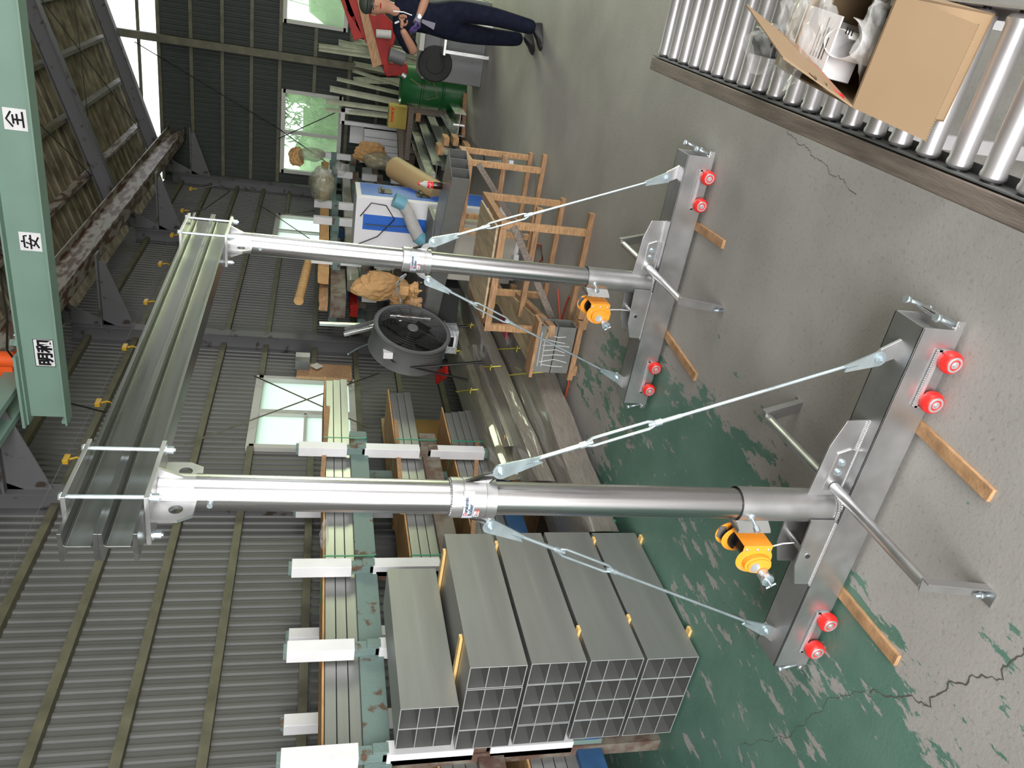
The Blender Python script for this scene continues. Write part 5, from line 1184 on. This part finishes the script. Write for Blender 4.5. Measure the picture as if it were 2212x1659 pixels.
f3 = flap([bp3(wB, lB, zr_), bp3(wB, 0, zr_), bp3(wB+.13, -.02, zr_-.06), bp3(wB+.13, lB, zr_-.06)], 'right_flap')
f4 = flap([bp3(0, lB, zr_), bp3(wB, lB, zr_), bp3(wB, lB+.12, zr_-.03), bp3(0, lB+.12, zr_-.03)], 'back_flap')
# printing on the outer (left) face of the raised flap
fo = bp3(0, 0, zr_); fu = (C1-fo).normalized(); fvv = (D2-fo); fvv = (fvv-fu*fvv.dot(fu)).normalized(); fn_ = fu.cross(fvv).normalized()
if (CAM-fo).dot(fn_) < 0: fn_ = -fn_
fl_ = fo+fn_*.0052
rr = random.Random(11)
b = B()
for row, (v, h, n) in enumerate(((.030, .006, 22), (.055, .022, 8), (.085, .018, 6))):
    for k in range(n):
        u0 = .05+k*(.24/n)
        for j in range(3):
            p = fl_+fu*(u0+rr.uniform(0, .15/n))+fvv*(v+rr.uniform(-h/2, h/2)); q = p+fu*rr.uniform(.0, .14/n)+fvv*rr.uniform(-h/2, h/2); b.bar(p, q+fvv*.001, .0016, .0012, fn_)
build('faded_lettering', b, 'text', f2)
b = B(); 
for (u0, v0), (u1, v1) in (((.02, .018), (.30, .018)), ((.02, .018), (.05, .034)), ((.02, .018), (.05, .006)), ((.30, .10), (.335, .10)), ((.335, .10), (.32, .115))):
    b.bar(fl_+fu*u0+fvv*v0, fl_+fu*u1+fvv*v1, .005, .001, fn_)
build('red_arrow', b, 'label', f2)
# contents
def sheet(pts, name, m, label, cat, th=.002):
    b = B(); n = len(pts[0]); g = [[b.bm.verts.new(p) for p in row] for row in pts]
    for i in range(len(g)-1):
        for j in range(n-1): f = b.bm.faces.new((g[i][j], g[i][j+1], g[i+1][j+1], g[i+1][j])); f.smooth = True
    o = build(name, b, m); md = o.modifiers.new('s', 'SOLIDIFY'); md.thickness = th; return tag(o, label, cat)
def bc(u, v, z): return bp3(u, v, z)
sheet([[bc(.03+.0*i, .12+.02*i, .80+.05*math.sin(i*.7)-.02*j) + V((.04*j, .03*j*(1 if i % 2 else .8), 0)) for j in range(4)] for i in range(5)], 'paper_sheets', 'paper', 'white printed sheets standing in the open cardboard box', 'papers', .004)
# curled paper roll: spiral band
b = B(); n = 40; z0_, z1_ = .66, .845; prev = None
for k in range(n+1):
    a = -1.2+k*.18; r_ = .022+.0011*k; cx0 = bc(.10, .16, 0); p = V((cx0.x+r_*math.cos(a)*.8, cx0.y+r_*math.sin(a)*1.3, 0))
    cur = (b.bm.verts.new((p.x, p.y, z0_)), b.bm.verts.new((p.x+.012, p.y-.01, z1_+.006*math.sin(a))))
    if prev: f = b.bm.faces.new((prev[0], cur[0], cur[1], prev[1])); f.smooth = True
    prev = cur
o = build('curled_paper', b, 'paper'); o.modifiers.new('s', 'SOLIDIFY').thickness = .0015; tag(o, 'curled white instruction paper with print in the open box', 'papers')
b = B()
for k in range(7):
    p = bc(.06, .19+k*.013, .848); b.bar(p, p+ux*(.05+.02*(k % 3)), .0018, .001)
for k in range(3): b.bar(bc(.13, .10+k*.012, .853), bc(.145, .10+k*.012, .853), .004, .001)
b2 = B(); b2.prism([bc(.02, .17, .842), bc(.16, .17, .842), bc(.16, .33, .847), bc(.02, .33, .847)], (0, 0, .004)); o = build('printed_sheet', b2, 'paper'); tag(o, 'flat white printed sheet at the far side of the open box', 'papers'); build('print_lines', b, 'text', o)
o = None
b = B(); b.ico(bc(.15, .055, .80), (.085, .04, .06), 4, jit=.45, seed=21); tag(build('plastic_bag', b, 'film'), 'crinkled clear bag of metal bolts along the front side of the open box', 'plastic bag')
b = B(); b.ico(bc(.10, .27, .87), (.10, .07, .035), 4, jit=.5, seed=22); tag(build('plastic_bag', b, 'film'), 'clear plastic bag bulging at the far side of the open box', 'plastic bag')
b = B(); b.cyl(bc(.03, .05, .76), bc(.21, .05, .80), .012, 12); b.cyl(bc(.02, .075, .75), bc(.20, .075, .79), .009, 12); b.cyl(bc(.21, .05, .80), bc(.222, .05, .803), .019, 6); tag(build('steel_bolts', b, 'zinc'), 'long steel bolts inside the clear bag in the open box', 'bolts')
b = B(); q = P0+ax*1.02+rx*.16; b.box(q+V((-.035, -.05, .0)), q+V((.05, .09, .06))); tag(build('black_film_roll', b, 'black', None, .008), 'black film-wrapped block on the rollers behind the open box', 'package')
b = B(); b.ico(q+V((.0, .0, .045)), (.06, .08, .045), 3, jit=.5, seed=30); tag(build('package_film', b, 'film'), 'clear film over the black block behind the open box', 'plastic film')

# ================================================================== THE MAN
def skinned(name, pts, edges, m, parent, sub=2, root=0):
    me = bpy.data.meshes.new(name); org = V((0, 0, 0)); p = parent
    while p: org += V(p.location); p = p.parent
    me.from_pydata([V(q[:3])-org for q in pts], edges, []); o = bpy.data.objects.new(name, me); COL.objects.link(o)
    if parent: o.parent = parent
    o.modifiers.new('skin', 'SKIN'); md = o.modifiers.new('sub', 'SUBSURF'); md.levels = md.render_levels = sub
    sv = me.skin_vertices[0].data
    for i, q in enumerate(pts): sv[i].radius = (q[3], q[4] if len(q) > 4 else q[3]); sv[i].use_root = i == root
    me.materials.append(M[m])
    bpy.context.view_layer.update()
    em = bpy.data.meshes.new_from_object(o.evaluated_get(bpy.context.evaluated_depsgraph_get())); o.modifiers.clear(); o.data = em
    for f in em.polygons: f.use_smooth = True
    em.materials.clear(); em.materials.append(M[m]); em.name = name
    return o
YM = 8.05
def J(x, y, r, dy=0, r2=None): p = G(x, y, 1, YM+dy); return (p.x, p.y, p.z, r, r2 or r)
man = thing('person', (-.42, 8.0, 0), 'man in navy coverall, grey cap and purple glove standing with folded arms', 'person')
# bare body: pelvis, torso, neck, head, arms, legs as one skin
bp_l = [J(968, 42, .12, 0, .09), J(930, 36, .12, 0, .085), J(885, 28, .13, 0, .09), J(856, 22, .06), J(842, 16, .055), J(826, 12, .075, -.01, .08), J(812, 9, .088, -.01, .10), J(797, 7, .08, 0, .095),
        J(863, 66, .055), J(880, 93, .050, -.04), J(895, 113, .046, -.10), J(881, 86, .042, -.16), J(868, 62, .030, -.21),
        J(868, -14, .055), J(895, -24, .050, -.03), J(922, -10, .046, -.09), J(912, 18, .042, -.14), J(903, 42, .030, -.18),
        J(982, 66, .08, .03), J(1045, 78, .055, .08), J(1108, 84, .04, .16), J(1130, 84, .035, .18),
        J(984, 22, .08, -.03), J(1066, 36, .055, -.12), J(1138, 56, .04, -.16), J(1158, 62, .035, -.16)]
be = [(0, 1), (1, 2), (2, 3), (3, 4), (4, 5), (5, 6), (6, 7), (2, 8), (8, 9), (9, 10), (10, 11), (11, 12), (2, 13), (13, 14), (14, 15), (15, 16), (16, 17), (0, 18), (18, 19), (19, 20), (20, 21), (0, 22), (22, 23), (23, 24), (24, 25)]
body = skinned('body', bp_l, be, 'skin', man)
cpts = [list(q) for q in bp_l]
for q in cpts: q[3] += .014; q[4] += .016
for i in (0, 1, 2): cpts[i][3] += .02; cpts[i][4] += .02
cpts[3] = list(J(858, 24, .075))
keep = [0, 1, 2, 3, 8, 9, 10, 13, 14, 15, 18, 19, 20, 21, 22, 23, 24, 25]; mp_ = {k: i for i, k in enumerate(keep)}
ce = [(mp_[a], mp_[b_]) for a, b_ in be if a in mp_ and b_ in mp_]
cv_ = [tuple(cpts[k]) for k in keep]
for k in (18, 19, 20, 21, 22, 23, 24, 25):
    i = mp_[k]; q = list(cv_[i]); q[3] += .018; q[4] += .018; cv_[i] = tuple(q)
for k in (9, 10, 14, 15):
    i = mp_[k]; q = list(cv_[i]); q[3] += .014; q[4] += .014; cv_[i] = tuple(q)
skinned('coverall', cv_, ce, 'navy', man)
hc_ = V(J(806, 8, 0)[:3])+V((0, -.01, 0))
b = B(); b.ico(hc_+V((0, .025, .02)), (.088, .10, .10), 3); build('hair', b, 'hair', man)
b = B(); b.ico(hc_+V((0, .012, .062)), (.098, .115, .065), 3); b.prism([hc_+V((.085*math.cos(a), -.09-.075*abs(math.sin(a)), .055-.01*abs(math.sin(a)))) for a in [PI*k/10 for k in range(11)]], (0, 0, .006)); build('cap', b, 'cap', man)
fc_ = V(J(818, 8, 0)[:3])
b = B()
for s_ in (-1, 1): b.ico(hc_+V((s_*.032, -.097, .0)), (.012, .006, .005), 2)
build('eyes', b, 'hair', man)
b = B()
for s_ in (-1, 1): b.ico(hc_+V((s_*.034, -.096, .018)), (.018, .006, .0035), 2)
build('eyebrows', b, 'hair', man)
b = B(); b.ico(hc_+V((0, -.108, -.022)), (.013, .016, .022), 2); b.ico(hc_+V((-.090, .005, -.012)), (.012, .02, .03), 2); b.ico(hc_+V((.090, .005, -.012)), (.012, .02, .03), 2); build('nose_and_ears', b, 'skin', man)
b = B(); b.ico(hc_+V((0, -.094, -.062)), (.026, .008, .006), 2); build('mouth', b, 'redpaint', man)
# hands: palm plus five fingers
def hand(w, d, side, m, name, curl=1.0):
    w = V(w); d = V(d).normalized(); s_ = V(side).normalized(); n_ = d.cross(s_).normalized()
    P_ = [(*w, .024, .018), (*(w+d*.05), .034, .018), (*(w+d*.085), .034, .016)]; E_ = [(0, 1), (1, 2)]
    for k, (off, L_) in enumerate(((-.027, .062), (-.009, .072), (.009, .068), (.026, .055))):
        b0 = w+d*.088+s_*off; i = len(P_)
        P_ += [(*b0, .0095), (*(b0+d*L_*.4+n_*.012*curl), .0085), (*(b0+d*L_*.55+n_*.034*curl), .008), (*(b0+d*L_*.25+n_*.05*curl), .007)]
        E_ += [(2, i), (i, i+1), (i+1, i+2), (i+2, i+3)]
    i = len(P_); t0 = w+d*.03-s_*.03
    P_ += [(*t0, .012), (*(t0+d*.03-s_*.018+n_*.01), .0105), (*(t0+d*.055-s_*.01+n_*.028), .009)]; E_ += [(1, i), (i, i+1), (i+1, i+2)]
    return skinned(name, P_, E_, m, man, 1)
w1 = V(bp_l[12][:3]); d1_ = (V(J(868, 45, 0, -.22)[:3])-w1); hand(w1, d1_, (0, -.3, 1), 'skin', 'hand')
w2 = V(bp_l[17][:3]); d2_ = (V(J(893, 66, 0, -.24)[:3])-w2); hand(w2, d2_, (0, -.3, 1), 'glove', 'gloved_hand')
b = B(); p = w2+d2_.normalized()*(-.005); b.tube([p-d2_.normalized()*.012, p+d2_.normalized()*.045], .034, 16, rs=[.031, .035]); p2 = w2+V((-.02, -.03, -.03)); b.prism([p2, p2+V((.03, 0, -.005)), p2+V((.015, 0, -.13)), p2+V((-.045, 0, -.12))], (0, .012, 0)); build('glove_cuff', b, 'ggrey', man, .003)
b = B(); ww = w2-(w2-V(bp_l[16][:3])).normalized()*.03; dd = (w2-V(bp_l[16][:3])).normalized(); b.lathe(ww-dd*.01, dd, [(0, .029), (.0, .032), (.018, .032), (.018, .029)], 20); b.cyl(ww+V((0, -.028, .0)), ww+V((0, -.04, 0)), .017, 16); build('wristwatch', b, 'steel', man)
# collar trim, chest stripes
b = B(); b.bar(J(850, 24, 0, -.075)[:3], J(872, 26, 0, -.115)[:3], .010, .006, (0, -1, 0)); b.bar(J(872, 26, 0, -.115)[:3], J(890, 33, 0, -.12)[:3], .008, .006, (0, -1, 0)); b.bar(J(853, 50, 0, -.075)[:3], J(862, 46, 0, -.10)[:3], .016, .006, (0, -1, 0)); build('white_trim', b, 'paper', man)
for x, y, dy, a in ((1128, 82, .16, .35), (1156, 66, -.16, .2)):
    a0 = V(J(x, y, 0, dy)[:3]); a0.z = .0; b = B(); f = V((-.75, -.66, 0)).normalized() if dy < 0 else V((-.55, -.83, 0)).normalized(); s_ = V((-f.y, f.x, 0))
    sec = []
    for t, hw, hh in ((-.07, .030, .075), (-.03, .036, .095), (.03, .038, .085), (.09, .044, .055), (.15, .044, .045), (.19, .030, .032)):
        c = a0+f*t; sec.append([b.bm.verts.new(c+s_*u*hw+V((0, 0, z*hh))) for u, z in ((-1, 0), (-1, .45), (-.6, .9), (0, 1), (.6, .9), (1, .45), (1, 0))])
    for r0_, r1_ in zip(sec, sec[1:]):
        for k in range(7): f_ = b.bm.faces.new((r0_[k], r0_[(k+1) % 7], r1_[(k+1) % 7], r1_[k])); f_.smooth = True
    b.bm.faces.new(sec[0]); b.bm.faces.new(sec[-1][::-1]); build('shoe', b, 'shoe', man)

# cracks in the concrete: thin dark fissures
def crack(pix, seed, w0=.0022):
    rr = random.Random(seed); P_ = [tq(x, y, 0) for x, y in pix]; out = []
    for p, q in zip(P_, P_[1:]):
        n = max(2, int((q-p).length/.012)); d = (q-p).normalized(); s_ = V((-d.y, d.x, 0))
        for k in range(n): out.append(p.lerp(q, k/n)+s_*(rr.uniform(-.006, .006)+.008*math.sin(k*.5+seed)))
    out.append(P_[-1]); b = B(); L = []
    for i, p in enumerate(out):
        d = (out[min(i+1, len(out)-1)]-out[max(i-1, 0)]).normalized(); s_ = V((-d.y, d.x, 0))*w0*rr.uniform(.4, 1.2); L.append((b.bm.verts.new(p+s_+V((0, 0, .0006))), b.bm.verts.new(p-s_+V((0, 0, .0006)))))
    for a, c in zip(L, L[1:]): b.bm.faces.new((a[0], c[0], c[1], a[1]))
    return trim(b, 'crackm')
M['crackm'] = mat('crack_dirt', (.10, .092, .08), .9)
crack([(2211, 1398), (2165, 1460), (2090, 1468), (2045, 1482), (2010, 1520), (1930, 1500), (1880, 1497)], 1, .003)
crack([(1880, 1497), (1810, 1500), (1740, 1560), (1700, 1590), (1600, 1610)], 2, .0014)
crack([(1745, 1465), (1700, 1420), (1560, 1300), (1540, 1260)], 3, .001)
crack([(1500, 130), (1620, 190), (1720, 300), (1850, 420)], 4, .0015)
